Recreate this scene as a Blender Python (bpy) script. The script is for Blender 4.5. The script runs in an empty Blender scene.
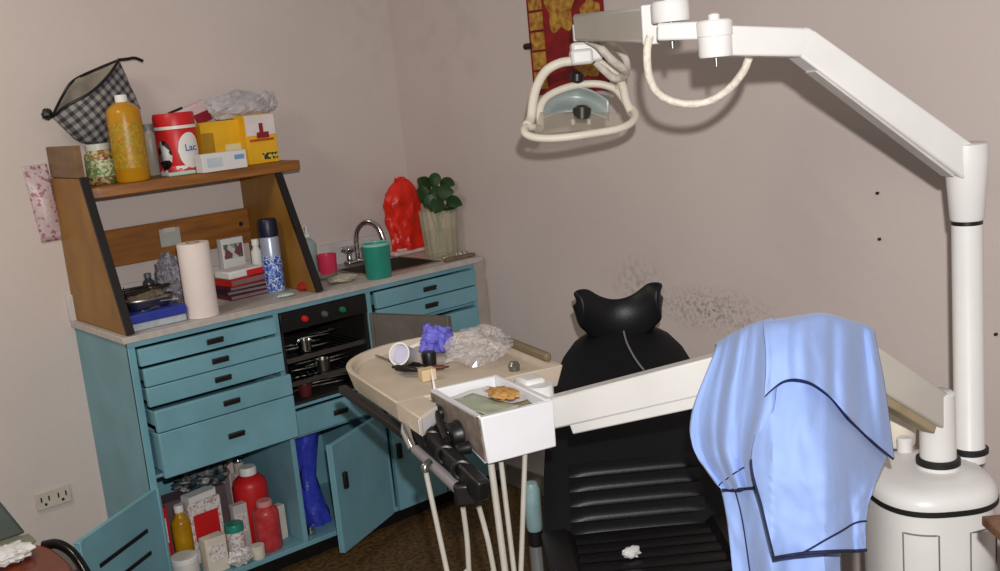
import bpy, bmesh, math, random
from mathutils import Vector, Matrix
from mathutils.noise import noise as pnoise
random.seed(7)
V = Vector
sc = bpy.context.scene
COL = sc.collection

# ---------------------------------------------------------------- camera
FPX = 1070.43
CAM = V((-2.4071, -3.5227, 1.54))
PITCH, ROLL, YAW = 0.190975, -0.0955697, 0.685260
fw = V((math.sin(YAW)*math.cos(PITCH), math.cos(YAW)*math.cos(PITCH), -math.sin(PITCH)))
r0 = V((math.cos(YAW), -math.sin(YAW), 0)); u0 = r0.cross(fw)
cr, sr = math.cos(ROLL), math.sin(ROLL)
rt = cr*r0 + sr*u0
up = -sr*r0 + cr*u0
cam = bpy.data.cameras.new('camera'); camo = bpy.data.objects.new('camera', cam); COL.objects.link(camo)
cam.sensor_width = 36; cam.lens = 36*FPX/1000; cam.clip_start = .05
m = Matrix((rt, up, -fw)).transposed().to_4x4(); m.translation = CAM
camo.matrix_world = m
sc.camera = camo

# ---------------------------------------------------------------- light: the camera's flash and a dim room
w = bpy.data.worlds.new('world'); sc.world = w; w.use_nodes = True
w.node_tree.nodes['Background'].inputs[0].default_value = (1.0, .97, .95, 1)
w.node_tree.nodes['Background'].inputs[1].default_value = .19
FL = bpy.data.lights.new('camera_flash', 'POINT'); FL.energy = 195; FL.shadow_soft_size = .015; FL.color = (1, .985, .965)
flo = bpy.data.objects.new('camera_flash', FL); COL.objects.link(flo)
flo.location = CAM + up*.125 + rt*.032 - fw*.02
RL = bpy.data.lights.new('ceiling_lamp', 'AREA'); RL.energy = 16; RL.size = .5; RL.color = (1, .9, .72)
rlo = bpy.data.objects.new('ceiling_lamp', RL); COL.objects.link(rlo); rlo.location = (-2.5, -1.1, 2.6); rlo.rotation_euler = (.5, .0, 0)
sc.view_settings.view_transform = 'Standard'; sc.view_settings.look = 'None'
sc.view_settings.gamma = 1; sc.view_settings.exposure = 0
sc.view_settings.use_curve_mapping = False

# ---------------------------------------------------------------- points along a line of sight
def ray(x, y): return rt*((x-500)/FPX) - up*((y-285.5)/FPX) + fw
def D(x, y, d): return CAM + ray(x, y)*d                       # at a distance from the camera
def G(x, y, z): r = ray(x, y); return CAM + r*((z-CAM.z)/r.z)   # on a level surface
def WY(x, y, Y): r = ray(x, y); return CAM + r*((Y-CAM.y)/r.y)  # on a plane parallel to the counter wall
def WX(x, y, X): r = ray(x, y); return CAM + r*((X-CAM.x)/r.x)  # on a plane parallel to the right wall
def dist(p): return (p-CAM).dot(fw)

# ---------------------------------------------------------------- materials
def lin(c): return tuple(((v/255)/12.92 if v/255 <= .04045 else ((v/255+.055)/1.055)**2.4) for v in c)
MATS = {}
def mat(name, rgb, rough=.5, metal=0, var=.12, scale=18, bump=0, bscale=60, trans=0, alpha=1, emit=0, rgb2=None, ior=1.45, spec=.5, sheen=0, coat=0):
    if name in MATS: return MATS[name]
    M = bpy.data.materials.new(name); M.use_nodes = True
    nt = M.node_tree; b = nt.nodes['Principled BSDF']; L = nt.links
    c = lin(rgb)
    tc = nt.nodes.new('ShaderNodeTexCoord')
    nz = nt.nodes.new('ShaderNodeTexNoise'); nz.inputs['Scale'].default_value = scale; nz.inputs['Detail'].default_value = 5
    L.new(tc.outputs['Object'], nz.inputs['Vector'])
    rp = nt.nodes.new('ShaderNodeValToRGB'); L.new(nz.outputs['Fac'], rp.inputs['Fac'])
    rp.color_ramp.elements[0].position = .3; rp.color_ramp.elements[1].position = .7
    c2 = lin(rgb2) if rgb2 else tuple(v*(1-var) for v in c)
    c1 = c if rgb2 else tuple(min(1, v*(1+var*.5)) for v in c)
    rp.color_ramp.elements[0].color = (*c2, 1); rp.color_ramp.elements[1].color = (*c1, 1)
    L.new(rp.outputs['Color'], b.inputs['Base Color'])
    b.inputs['Roughness'].default_value = rough; b.inputs['Metallic'].default_value = metal
    b.inputs['Specular IOR Level'].default_value = spec
    b.inputs['IOR'].default_value = ior
    if trans: b.inputs['Transmission Weight'].default_value = trans
    if alpha < 1: b.inputs['Alpha'].default_value = alpha
    if sheen: b.inputs['Sheen Weight'].default_value = sheen
    if coat: b.inputs['Coat Weight'].default_value = coat; b.inputs['Coat Roughness'].default_value = .15
    if bump:
        n2 = nt.nodes.new('ShaderNodeTexNoise'); n2.inputs['Scale'].default_value = bscale; n2.inputs['Detail'].default_value = 4
        L.new(tc.outputs['Object'], n2.inputs['Vector'])
        bp = nt.nodes.new('ShaderNodeBump'); bp.inputs['Strength'].default_value = bump; bp.inputs['Distance'].default_value = .01
        L.new(n2.outputs['Fac'], bp.inputs['Height']); L.new(bp.outputs['Normal'], b.inputs['Normal'])
    MATS[name] = M
    return M

def wood(name, rgb, rgb2, rough=.45, sc_=(3, 40, 3)):
    M = mat(name, rgb, rough, rgb2=rgb2, scale=3)
    nt = M.node_tree
    mp = nt.nodes.new('ShaderNodeMapping'); mp.inputs['Scale'].default_value = sc_
    tc = [n for n in nt.nodes if n.type == 'TEX_COORD'][0]; nz = [n for n in nt.nodes if n.type == 'TEX_NOISE'][0]
    nt.links.new(tc.outputs['Object'], mp.inputs['Vector']); nt.links.new(mp.outputs['Vector'], nz.inputs['Vector'])
    return M

def speckle(name, base, cols, scale=60, rough=.4, trans=0):
    """voronoi cells in several colours: sweets, printed patterns, gauze"""
    M = bpy.data.materials.new(name); M.use_nodes = True; nt = M.node_tree; b = nt.nodes['Principled BSDF']
    tc = nt.nodes.new('ShaderNodeTexCoord'); vo = nt.nodes.new('ShaderNodeTexVoronoi'); vo.inputs['Scale'].default_value = scale
    nt.links.new(tc.outputs['Object'], vo.inputs['Vector'])
    rp = nt.nodes.new('ShaderNodeValToRGB'); rp.color_ramp.interpolation = 'CONSTANT'
    allc = [base]+cols
    while len(rp.color_ramp.elements) < len(allc): rp.color_ramp.elements.new(.5)
    for i, c in enumerate(allc):
        rp.color_ramp.elements[i].position = i/len(allc); 
    for i, c in enumerate(allc): rp.color_ramp.elements[i].color = (*lin(c), 1)
    sp = nt.nodes.new('ShaderNodeSeparateColor'); nt.links.new(vo.outputs['Color'], sp.inputs['Color'])
    nt.links.new(sp.outputs[0], rp.inputs['Fac']); nt.links.new(rp.outputs['Color'], b.inputs['Base Color'])
    b.inputs['Roughness'].default_value = rough
    MATS[name] = M; return M

def wall_mat(name, rgb, stains):
    """painted plaster; stains = (x,y,z,sx,sy,sz,strength,(r,g,b)) dirt patches with a shape of their own"""
    M = mat(name, rgb, .75, var=.05, scale=2.2, bump=.12, bscale=35, spec=.25)
    nt = M.node_tree; L = nt.links; b = nt.nodes['Principled BSDF']
    rp = [n for n in nt.nodes if n.type == 'VALTORGB'][0]; tc = [n for n in nt.nodes if n.type == 'TEX_COORD'][0]
    cur = rp.outputs['Color']
    for (x, y, z, sx, sy, sz, st, c, ns) in stains:
        mp = nt.nodes.new('ShaderNodeMapping'); mp.vector_type = 'POINT'
        mp.inputs['Location'].default_value = (-x/sx, -y/sy, -z/sz); mp.inputs['Scale'].default_value = (1/sx, 1/sy, 1/sz)
        L.new(tc.outputs['Object'], mp.inputs['Vector'])
        ln = nt.nodes.new('ShaderNodeVectorMath'); ln.operation = 'LENGTH'; L.new(mp.outputs['Vector'], ln.inputs[0])
        mr = nt.nodes.new('ShaderNodeMapRange'); mr.inputs[1].default_value = 1; mr.inputs[2].default_value = .2; L.new(ln.outputs['Value'], mr.inputs[0])
        nz = nt.nodes.new('ShaderNodeTexNoise'); nz.inputs['Scale'].default_value = ns; nz.inputs['Detail'].default_value = 6; L.new(tc.outputs['Object'], nz.inputs['Vector'])
        r2 = nt.nodes.new('ShaderNodeMapRange'); r2.inputs[1].default_value = .45; r2.inputs[2].default_value = .7; L.new(nz.outputs['Fac'], r2.inputs[0])
        mu = nt.nodes.new('ShaderNodeMath'); mu.operation = 'MULTIPLY'; L.new(mr.outputs[0], mu.inputs[0]); L.new(r2.outputs[0], mu.inputs[1])
        m2 = nt.nodes.new('ShaderNodeMath'); m2.operation = 'MULTIPLY'; m2.inputs[1].default_value = st; L.new(mu.outputs[0], m2.inputs[0])
        mx = nt.nodes.new('ShaderNodeMix'); mx.data_type = 'RGBA'; L.new(m2.outputs[0], mx.inputs['Factor']); L.new(cur, mx.inputs['A']); mx.inputs['B'].default_value = (*lin(c), 1)
        cur = mx.outputs['Result']
    L.new(cur, b.inputs['Base Color'])
    return M

teal = mat('teal_paint', (116, 164, 177), .42, var=.14, scale=7, bump=.04)
tealdk = mat('teal_inside', (92, 128, 138), .6, var=.2, scale=9)
white = mat('white_enamel', (222, 219, 216), .35, var=.05, scale=9)
cream = mat('cream_plastic', (222, 212, 196), .5, var=.08, scale=12)
greyp = mat('grey_enamel_and_shade', (196, 190, 180), .45, var=.05, scale=8)  # chair base colour; on two unit arms it paints in their shade
laminate = mat('laminate', (190, 182, 176), .45, var=.14, scale=30)
orange = wood('orange_wood', (158, 112, 42), (128, 86, 28), sc_=(18, 3, 2))
orangeh = wood('orange_wood_flat', (156, 100, 42), (122, 72, 26), sc_=(2, 14, 20))
blackedge = mat('black_edging', (24, 20, 20), .5)
black = mat('black_plastic', (20, 19, 20), .4)
blackin = mat('black_inside', (26, 22, 20), .7)
vinyl = mat('black_vinyl', (8, 8, 13), .42, bump=.05, bscale=160, spec=.4)
rubber = mat('black_rubber', (22, 21, 21), .6)
chrome = mat('chrome', (200, 200, 200), .16, metal=1, var=.05)
steel = mat('brushed_steel', (150, 148, 145), .32, metal=1, var=.1)
darkst = mat('dark_metal', (62, 56, 52), .4, metal=.8)
hosem = mat('grey_hose', (178, 172, 162), .5)
paper = mat('white_paper', (222, 220, 218), .8, var=.04, bump=.05)
blue_sc = mat('scrub_blue', (140, 163, 214), .85, var=.06, scale=14, bump=.12, bscale=45, sheen=.15, spec=.2)
navy = mat('navy_trim', (22, 26, 58), .8)
red = mat('red_plastic', (205, 32, 34), .4)
redbag = mat('red_bag', (226, 40, 22), .35, var=.3, scale=25, bump=.5, bscale=30)
clear = mat('clear_film', (225, 222, 226), .12, var=.05, alpha=.42, bump=1, bscale=60, spec=.9)
glass = mat('clear_glass', (230, 236, 225), .05, alpha=.3, spec=.9, var=.02)
tealcup = mat('teal_cup', (40, 140, 122), .35, var=.15, scale=8)
pink = mat('pink_plastic', (226, 60, 96), .4)
yellow = mat('yellow_liquid', (206, 158, 24), .28, rgb2=(170, 120, 10), scale=9)
yellowc = mat('yellow_card', (232, 178, 32), .5)
bluep = mat('blue_plastic', (44, 58, 150), .4)
green = mat('leaf_green', (30, 64, 22), .45, var=.35, scale=30)
lilac = mat('violet_nitrile', (112, 108, 214), .5, var=.25, scale=35, bump=.4, bscale=50)
flat_reflect = mat('mirror_reflector', (164, 172, 170), .4, metal=.25, var=.1)
brownw = mat('brown_wood', (118, 52, 26), .3, var=.3, scale=10)
greygreen = mat('grey_green_vinyl', (82, 92, 86), .6)
amber = mat('amber_gauze', (196, 148, 84), .8, var=.35, scale=60)
palegreen = mat('pale_green', (190, 212, 196), .5)
tooth = mat('white_plastic', (230, 228, 224), .4, var=.03)

# ---------------------------------------------------------------- mesh builder
ORG = {}
class MB:
    def __init__(s): s.v = []; s.f = []
    def add(s, vs, fs):
        o = len(s.v); s.v += [V(a) for a in vs]; s.f += [tuple(i+o for i in f) for f in fs]; return s
    def bx(s, x0, x1, y0, y1, z0, z1):
        return s.obox(V(((x0+x1)/2, (y0+y1)/2, (z0+z1)/2)), V(((x1-x0)/2, 0, 0)), V((0, (y1-y0)/2, 0)), V((0, 0, (z1-z0)/2)))
    def obox(s, c, a, b, e):
        c = V(c); a = V(a); b = V(b); e = V(e)
        vs = [c+i*a+j*b+k*e for k in (-1, 1) for j in (-1, 1) for i in (-1, 1)]
        return s.add(vs, [(0, 2, 3, 1), (4, 5, 7, 6), (0, 1, 5, 4), (1, 3, 7, 5), (3, 2, 6, 7), (2, 0, 4, 6)])
    def beam(s, p, q, w, h, upv=V((0, 0, 1)), w2=None, h2=None):
        p = V(p); q = V(q); d = (q-p).normalized(); sd = d.cross(upv).normalized(); uu = sd.cross(d).normalized()
        w2 = w2 or w; h2 = h2 or h
        vs = [p-sd*w/2-uu*h/2, p+sd*w/2-uu*h/2, p+sd*w/2+uu*h/2, p-sd*w/2+uu*h/2, q-sd*w2/2-uu*h2/2, q+sd*w2/2-uu*h2/2, q+sd*w2/2+uu*h2/2, q-sd*w2/2+uu*h2/2]
        return s.add(vs, [(0, 1, 2, 3), (4, 7, 6, 5), (0, 4, 5, 1), (1, 5, 6, 2), (2, 6, 7, 3), (3, 7, 4, 0)])
    def prism(s, pts, off):
        n = len(pts); off = V(off); vs = [V(p) for p in pts]+[V(p)+off for p in pts]
        return s.add(vs, [tuple(range(n-1, -1, -1)), tuple(range(n, 2*n))]+[(i, (i+1) % n, n+(i+1) % n, n+i) for i in range(n)])
    def tube(s, pts, r, n=10, closed=False):
        pts = [V(p) for p in pts]; k = len(pts); rs = r if isinstance(r, (list, tuple)) else [r]*k
        ring = []; prev = None
        for i, p in enumerate(pts):
            a = pts[(i-1) % k] if (closed or i) else pts[0]; b = pts[(i+1) % k] if (closed or i < k-1) else pts[-1]
            t = (b-a).normalized()
            if prev is None:
                prev = t.cross(V((0, 0, 1)) if abs(t.z) < .9 else V((1, 0, 0))).normalized()
            nrm = (prev-t*prev.dot(t)).normalized(); prev = nrm; bi = t.cross(nrm)
            ring.append([p+(nrm*math.cos(j*2*math.pi/n)+bi*math.sin(j*2*math.pi/n))*rs[i] for j in range(n)])
        vs = [x for q in ring for x in q]; fs = []
        for i in range(k if closed else k-1):
            i2 = (i+1) % k
            for j in range(n): fs.append((i*n+j, i*n+(j+1) % n, i2*n+(j+1) % n, i2*n+j))
        if not closed: fs += [tuple(range(n-1, -1, -1)), tuple((k-1)*n+j for j in range(n))]
        return s.add(vs, fs)
    def lathe(s, prof, c=(0, 0, 0), n=28, axis=V((0, 0, 1)), sx=1, sy=1):
        c = V(c); axis = V(axis).normalized()
        a = axis.cross(V((0, 1, 0)) if abs(axis.y) < .9 else V((1, 0, 0))).normalized(); b = axis.cross(a)
        vs = []; fs = []; k = len(prof)
        for (r, z) in prof:
            for j in range(n):
                t = j*2*math.pi/n; vs.append(c+axis*z+a*(r*sx*math.cos(t))+b*(r*sy*math.sin(t)))
        for i in range(k-1):
            for j in range(n): fs.append((i*n+j, i*n+(j+1) % n, (i+1)*n+(j+1) % n, (i+1)*n+j))
        fs += [tuple(range(n-1, -1, -1)), tuple((k-1)*n+j for j in range(n))]
        return s.add(vs, fs)
    def grid(s, fn, nu, nv, cu=False):
        vs = [fn(i/(nu if cu else nu-1), j/(nv-1)) for j in range(nv) for i in range(nu)]
        fs = []
        for j in range(nv-1):
            for i in range(nu if cu else nu-1):
                i2 = (i+1) % nu; fs.append((j*nu+i, j*nu+i2, (j+1)*nu+i2, (j+1)*nu+i))
        return s.add(vs, fs)
    def build(s, name, m, parent=None, bevel=0, sub=0, solid=0, smooth=True, seg=2, offs=-1):
        me = bpy.data.meshes.new(name)
        org = ORG.get(parent.name, V()) if parent else V()
        me.from_pydata([v-org for v in s.v], [], s.f); me.validate()
        bm = bmesh.new(); bm.from_mesh(me)
        bmesh.ops.remove_doubles(bm, verts=bm.verts, dist=1e-6)
        bmesh.ops.recalc_face_normals(bm, faces=bm.faces)
        for f in bm.faces: f.smooth = smooth
        bm.to_mesh(me); bm.free()
        o = bpy.data.objects.new(name, me); COL.objects.link(o); me.materials.append(m)
        if parent: o.parent = parent; ORG[o.name] = org
        if solid:
            q = o.modifiers.new('s', 'SOLIDIFY'); q.thickness = solid; q.offset = offs
        if bevel:
            q = o.modifiers.new('b', 'BEVEL'); q.width = bevel; q.segments = seg; q.limit_method = 'ANGLE'; q.angle_limit = math.radians(40); q.harden_normals = False
        if sub:
            q = o.modifiers.new('d', 'SUBSURF'); q.levels = sub; q.render_levels = sub
        if smooth: 
            me.set_sharp_from_angle(angle=math.radians(42))
        return o

def thing(name, label, cat, loc=(0, 0, 0), group=None):
    o = bpy.data.objects.new(name, None); COL.objects.link(o); o.location = V(loc); o.empty_display_size = .05
    ORG[o.name] = V(loc); o['label'] = label; o['category'] = cat
    if group: o['group'] = group
    return o
def tag(o, label, cat, group=None, kind=None):
    o['label'] = label; o['category'] = cat
    if group: o['group'] = group
    if kind: o['kind'] = kind
    return o
def struct(o): o['kind'] = 'structure'; return o
def center(o):
    """move a top-level mesh's origin to its base"""
    me = o.data; xs = [v.co for v in me.vertices]
    c = V((sum(v.x for v in xs)/len(xs), sum(v.y for v in xs)/len(xs), min(v.z for v in xs)))
    me.transform(Matrix.Translation(-c)); o.location = c
    return o
def one(mb, name, m, label, cat, group=None, **k): return center(tag(mb.build(name, m, **k), label, cat, group))

def text(name, s, size, loc, xd, yd, m, parent, ext=.0006):
    cu = bpy.data.curves.new(name, 'FONT'); cu.body = s; cu.size = size; cu.extrude = ext; cu.align_x = 'CENTER'; cu.align_y = 'CENTER'
    t = bpy.data.objects.new(name+'_tmp', cu); COL.objects.link(t)
    me = bpy.data.meshes.new_from_object(t.evaluated_get(bpy.context.evaluated_depsgraph_get()))
    bpy.data.objects.remove(t)
    xd = V(xd).normalized(); yd = V(yd).normalized(); zd = xd.cross(yd)
    M4 = Matrix((xd, yd, zd)).transposed().to_4x4(); M4.translation = V(loc)-ORG.get(parent.name, V())
    me.transform(M4); me.materials.clear(); me.materials.append(m)
    o = bpy.data.objects.new(name, me); COL.objects.link(o); o.parent = parent; ORG[o.name] = ORG.get(parent.name, V())
    return o

def arc(c, r, a0, a1, n, ax, ay):
    return [V(c)+V(ax)*r*math.cos(a0+(a1-a0)*i/(n-1))+V(ay)*r*math.sin(a0+(a1-a0)*i/(n-1)) for i in range(n)]
def spl(pts, n=8, closed=False):
    """Catmull-Rom through points"""
    pts = [V(p) for p in pts]; out = []; k = len(pts)
    for i in range(k if closed else k-1):
        g = lambda j: pts[j % k] if closed else pts[max(0, min(k-1, j))]
        p0, p1, p2, p3 = g(i-1), g(i), g(i+1), g(i+2)
        for j in range(n):
            t = j/n
            out.append(.5*((2*p1)+(p2-p0)*t+(2*p0-5*p1+4*p2-p3)*t*t+(3*p1-p0-3*p2+p3)*t**3))
    if not closed: out.append(pts[-1])
    return out
def crumple(c, rx, ry, rz, amp, seed, nu=36, nv=20, fr=3.0, flat=True):
    """a crumpled lump resting on z = c.z"""
    c = V(c); mb = MB()
    def fn(u, v):
        t = u*2*math.pi; p = (v-.5)*math.pi
        d = V((math.cos(t)*math.cos(p), math.sin(t)*math.cos(p), math.sin(p)))
        k = 1+amp*pnoise(d*fr+V((seed, 0, 0)))+amp*.6*pnoise(d*fr*2.7+V((0, seed, 0)))
        q = V((d.x*rx*k, d.y*ry*k, rz+d.z*rz*k))
        if flat: q.z = max(q.z, 0.0)
        return c+q
    return mb.grid(fn, nu, nv, cu=True)

# ================================================================ SETTING
WXX = .05            # right wall
floor_m = mat('dark_terrazzo', (112, 84, 48), .55, rgb2=(48, 34, 20), scale=60, bump=.1)
struct(MB().bx(-3.6, WXX+.1, -4.6, .1, -.06, 0).build('floor', floor_m))
wl = wall_mat('plaster_counter_wall', (205, 192, 186), [(-.22, 0, 1.68, .12, .1, .1, .35, (214, 208, 208), 9), (-.05, 0, 1.8, .16, .1, .4, .14, (140, 125, 110), 14), (-.1, 0, 1.05, .3, .1, .15, .3, (190, 150, 140), 10)])
wr = wall_mat('plaster_right_wall', (205, 191, 186), [(WXX, -1.50, .80, .3, .27, .085, .75, (100, 90, 88), 95), (WXX, -1.2, .87, .3, .16, .09, .5, (120, 108, 100), 40), (WXX, -.35, 1.7, .3, .3, .25, .18, (140, 128, 118), 12), (WXX, -.3, .93, .3, .2, .06, .4, (222, 210, 200), 8)])
struct(MB().bx(-3.6, WXX+.1, 0, .1, 0, 2.75).build('wall_back', wl))
struct(MB().bx(WXX, WXX+.1, -4.6, 0, 0, 2.75).build('wall_right', wr))
base_m = mat('skirting', (120, 112, 100), .5)
struct(MB().bx(WXX-.012, WXX, -4.6, -.46, 0, .08).build('baseboard_right', base_m, bevel=.003))
struct(MB().bx(-3.6, -1.36, -.012, 0, 0, .08).build('baseboard_back', base_m, bevel=.003))
struct(MB().bx(-.008, WXX, -.44, -.43, .06, .895).build('trim_1', mat('filler_strip', (176, 166, 158), .6), bevel=.002))

# ================================================================ CABINET
FY = -.447
cab = thing('dental_cabinet', 'pale teal painted cabinet with drawers and open doors in the corner', 'cabinet', (-.66, -.22, 0))
x0, x1 = -1.322, -.010; d1, d2 = -.834, -.478
b = MB()
b.bx(x0, x0+.016, FY, 0, .06, .88).bx(x1-.016, x1, FY, 0, .06, .88)
b.bx(x0+.016, x1-.016, -.012, 0, .06, .88).bx(x0+.016, x1-.016, FY, -.012, .06, .076)
b.bx(d1-.009, d1+.009, FY, -.012, .076, .88).bx(d2-.009, d2+.009, FY, -.012, .076, .88)
b.bx(x0+.016, d1-.009, FY+.004, -.012, .452, .462).bx(d1+.009, d2-.009, FY+.004, -.012, .436, .446).bx(d1+.009, d2-.009, FY+.004, -.012, .535, .545)
b.bx(d2+.009, x1-.016, FY+.004, -.012, .725, .735)
b.bx(x0, x1, FY-.002, FY+.012, .864, .88)
b.bx(x0, x0+.022, FY-.003, FY+.01, .06, .864).bx(x1-.012, x1, FY-.003, FY+.01, .06, .864)
b.build('carcass', teal, cab, bevel=.0015)
MB().bx(x0+.03, x1, FY+.04, -.05, 0, .06).build('toe_kick', black, cab)
def handle(c, par, wdt=.055):
    h = MB(); c = V(c)
    h.bx(c.x-wdt/2, c.x+wdt/2, c.y-.006, c.y, c.z-.009, c.z+.009)
    h.bx(c.x-wdt/2+.003, c.x+wdt/2-.003, c.y-.016, c.y-.005, c.z+.003, c.z+.009)
    return h.build('handle', darkst, par, bevel=.002)
def drawer(xa, xb, za, zb, out, hx):
    y = FY-.004-out; q = MB()
    q.bx(xa, xb, y-.018, y, za, zb)
    dep = min(.36, .1+.3)
    q.bx(xa+.012, xa+.02, y, y+dep, za+.008, zb-.014).bx(xb-.02, xb-.012, y, y+dep, za+.008, zb-.014).bx(xa+.02, xb-.02, y, y+dep, za+.008, za+.014).bx(xa+.02, xb-.02, y+dep-.008, y+dep, za+.014, zb-.014)
    o = q.build('drawer', teal, cab, bevel=.0025)
    handle((hx, y-.018, (za+zb)/2), o)
drawer(-1.298, -.846, .806, .858, 0, -1.06)
drawer(-1.298, -.846, .746, .800, .018, -1.06)
drawer(-1.298, -.846, .684, .743, .018, -1.06)
drawer(-1.299, -.848, .612, .678, .055, -1.06)
drawer(-1.299, -.848, .470, .609, .055, -1.06)
drawer(-.818, -.494, .450, .532, 0, -.655)
drawer(-.462, -.022, .803, .860, 0, -.235)
drawer(-.462, -.022, .742, .799, 0, -.235)
def door(hx, hy, za, zb, dirv, width, slots=False, hz=None, hoff=.86, thick=.016, flip=1, m=teal):
    dv = V((*dirv, 0)).normalized(); nv = V((-dv.y, dv.x, 0))*flip; p = V((hx, hy, (za+zb)/2))
    q = MB().obox(p+dv*width/2+nv*thick/2, dv*width/2, nv*thick/2, V((0, 0, (zb-za)/2)))
    # folded rim on the inside face
    for (s_, l_) in ((.006, 0), (width-.006, 0)):
        q.obox(p+dv*s_-nv*.003, dv*.006, nv*.003, V((0, 0, (zb-za)/2)))
    o = q.build('door', m, cab, bevel=.002)
    if slots:
        for zz in (zb-.1, zb-.17):
            for sgn in (-1,):
                MB().obox(p+dv*width*.52+V((0, 0, zz-p.z))-nv*.0005, dv*width*.30, nv*.0025, V((0, 0, .006))).build('vent_slot', black, o)
                MB().obox(p+dv*width*.52+V((0, 0, zz-p.z))+nv*(thick+.0005), dv*width*.30, nv*.0025, V((0, 0, .006))).build('vent_slot', black, o)
    if hz is not None:
        c = p+dv*width*hoff+nv*(thick+.004)+V((0, 0, hz-p.z))
        MB().obox(c, dv*.009, nv*.007, V((0, 0, .028))).build('handle', darkst, o, bevel=.002)
    return o
door(-1.300, FY-.002, .075, .425, (-.82, -.57), .385, slots=True, flip=-1)
door(-.497, FY-.004, .064, .436, (-.292, -.14), .325, hz=.30, flip=1, hoff=.85)
door(-.250, FY-.003, .066, .72, (-1, 0), .212, hz=.285, flip=1, hoff=.90)
door(-.246, FY-.003, .066, .72, (1, 0), .222, hz=.285, flip=-1, hoff=.2)
door(-.488, FY-.012, .552, .793, (.105, -.31), .325, flip=1, m=mat('door_inside', (112, 104, 96), .6, var=.2))

# sink cut into the worktop
ct = thing('countertop', 'pale speckled laminate worktop over the teal cabinet', 'countertop', (-.66, -.22, .88))
SX0, SX1, SY0, SY1 = -.40, -.12, -.37, -.13
k = MB()
k.bx(-1.333, SX0, -.458, 0, .88, .90).bx(SX1, .03, -.458, 0, .88, .90).bx(SX0, SX1, -.458, SY0, .88, .90).bx(SX0, SX1, SY1, 0, .88, .90)
k.build('slab', laminate, ct, bevel=.002)
MB().bx(-1.335, -.02, -.014, -.001, .90, .985).build('backsplash', mat('white_tile', (206, 200, 196), .3), ct, bevel=.002)
sk = thing('sink', 'steel sink basin sunk into worktop in front of the chrome tap', 'sink', (-.26, -.25, .77))
s_ = MB()
t_ = .004
s_.bx(SX0, SX1, SY0, SY1, .77, .774).bx(SX0, SX0+t_, SY0, SY1, .774, .9).bx(SX1-t_, SX1, SY0, SY1, .774, .9).bx(SX0, SX1, SY0, SY0+t_, .774, .9).bx(SX0, SX1, SY1-t_, SY1, .774, .9)
s_.build('basin', mat('dull_steel', (90, 80, 70), .4, metal=.7), sk)
MB().bx(SX0-.012, SX0, SY0-.012, SY1+.012, .9, .903).bx(SX1, SX1+.012, SY0-.012, SY1+.012, .9, .903).bx(SX0, SX1, SY0-.012, SY0, .9, .903).bx(SX0, SX1, SY1, SY1+.012, .9, .903).build('rim', steel, sk, bevel=.001)
MB().lathe([(.0, 0), (.022, 0), (.022, .003), (0, .004)], (-.26, -.25, .774)).build('drain', chrome, sk)

# ---------------------------------------------------------------- hutch
hu = thing('desk_hutch', 'orange wooden hutch with sloping black-edged sides standing on worktop', 'shelf unit', (-.98, -.2, .90))
def gable(xa, xb, nm):
    prof = [(0, .902), (-.44, .902), (-.262, 1.296 if nm else 1.362), (0, 1.296 if nm else 1.362)]
    o = MB().prism([V((xa, y, z)) for y, z in prof], (xb-xa, 0, 0)).build('side_panel', orange, hu, bevel=.0015)
    e = V((0, -.44, .902)); t = V((0, -.262, prof[2][1]))
    n = V((0, -(t.z-e.z), (t.y-e.y))).normalized()
    MB().prism([V((xa-.001, e.y, e.z)), V((xa-.001, t.y, t.z)), V((xa-.001, t.y, t.z))+n*.012*V((0, 1, 1)).length/1.414, V((xa-.001, e.y, e.z))+n*.012], (xb-xa+.002, 0, 0)).build('black_edge_strip', blackedge, o)
gable(-1.316, -1.294, 0); gable(-.672, -.650, 1)
sh = MB().prism([V(p) for p in [(-1.294, -.003, 1.297), (-1.294, -.24, 1.297), (-1.285, -.262, 1.297), (-1.255, -.275, 1.297), (-.578, -.275, 1.297), (-.572, -.26, 1.297), (-.572, -.003, 1.297)]], (0, 0, .033)).build('shelf_board', orangeh, hu, bevel=.003)
MB().bx(-1.316, -1.296, -.26, -.004, 1.364, 1.46).build('end_board', wood('dull_brown_wood', (126, 96, 62), (104, 76, 46), sc_=(6, 3, 12)), hu, bevel=.002)
rl = MB().bx(-1.294, -.672, -.03, -.012, 1.05, 1.172).build('back_rail', orangeh, hu, bevel=.002)
MB().lathe([(0, 0), (.008, 0), (.006, .004), (0, .005)], WY(241, 224, -.03), axis=V((0, -1, 0)), n=12).build('screw_cap', black, rl)

# ================================================================ ON THE TOP SHELF  (z = 1.330)
SZ = 1.331
def S(px, p): return px*dist(p)/FPX
def bottle(name, label, cat, px, py, z, wpx, hpx, body_m, cap_m, neck=.35, capw=.42, body=.78, labelm=None, ytweak=0, group=None, y=None):
    p = G(px, py, z) if y is None else V((WY(px, py, y).x, y, z))
    r = S(wpx/2, p); h = S(hpx, p)/.985; p = p+V((0, r*.6, 0)) if y is None else p
    o = thing(name, label, cat, p, group)
    MB().lathe([(r*.9, 0), (r, r*.12), (r, h*body-r*.35), (r*.93, h*body-r*.12), (r*.7, h*body+r*.12), (r*neck, h*(body+.06)), (r*neck, h*.9)], p).build('body', body_m, o)
    MB().lathe([(r*capw, h*.88), (r*capw, h*.985), (r*capw*.9, h), (0, h)], p, n=20).build('cap', cap_m, o)
    if labelm: MB().lathe([(r*1.008, h*.16), (r*1.012, h*.17), (r*1.012, h*body*.78), (r*1.008, h*body*.79)], p).build('product_label', labelm, o)
    return o
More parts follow.
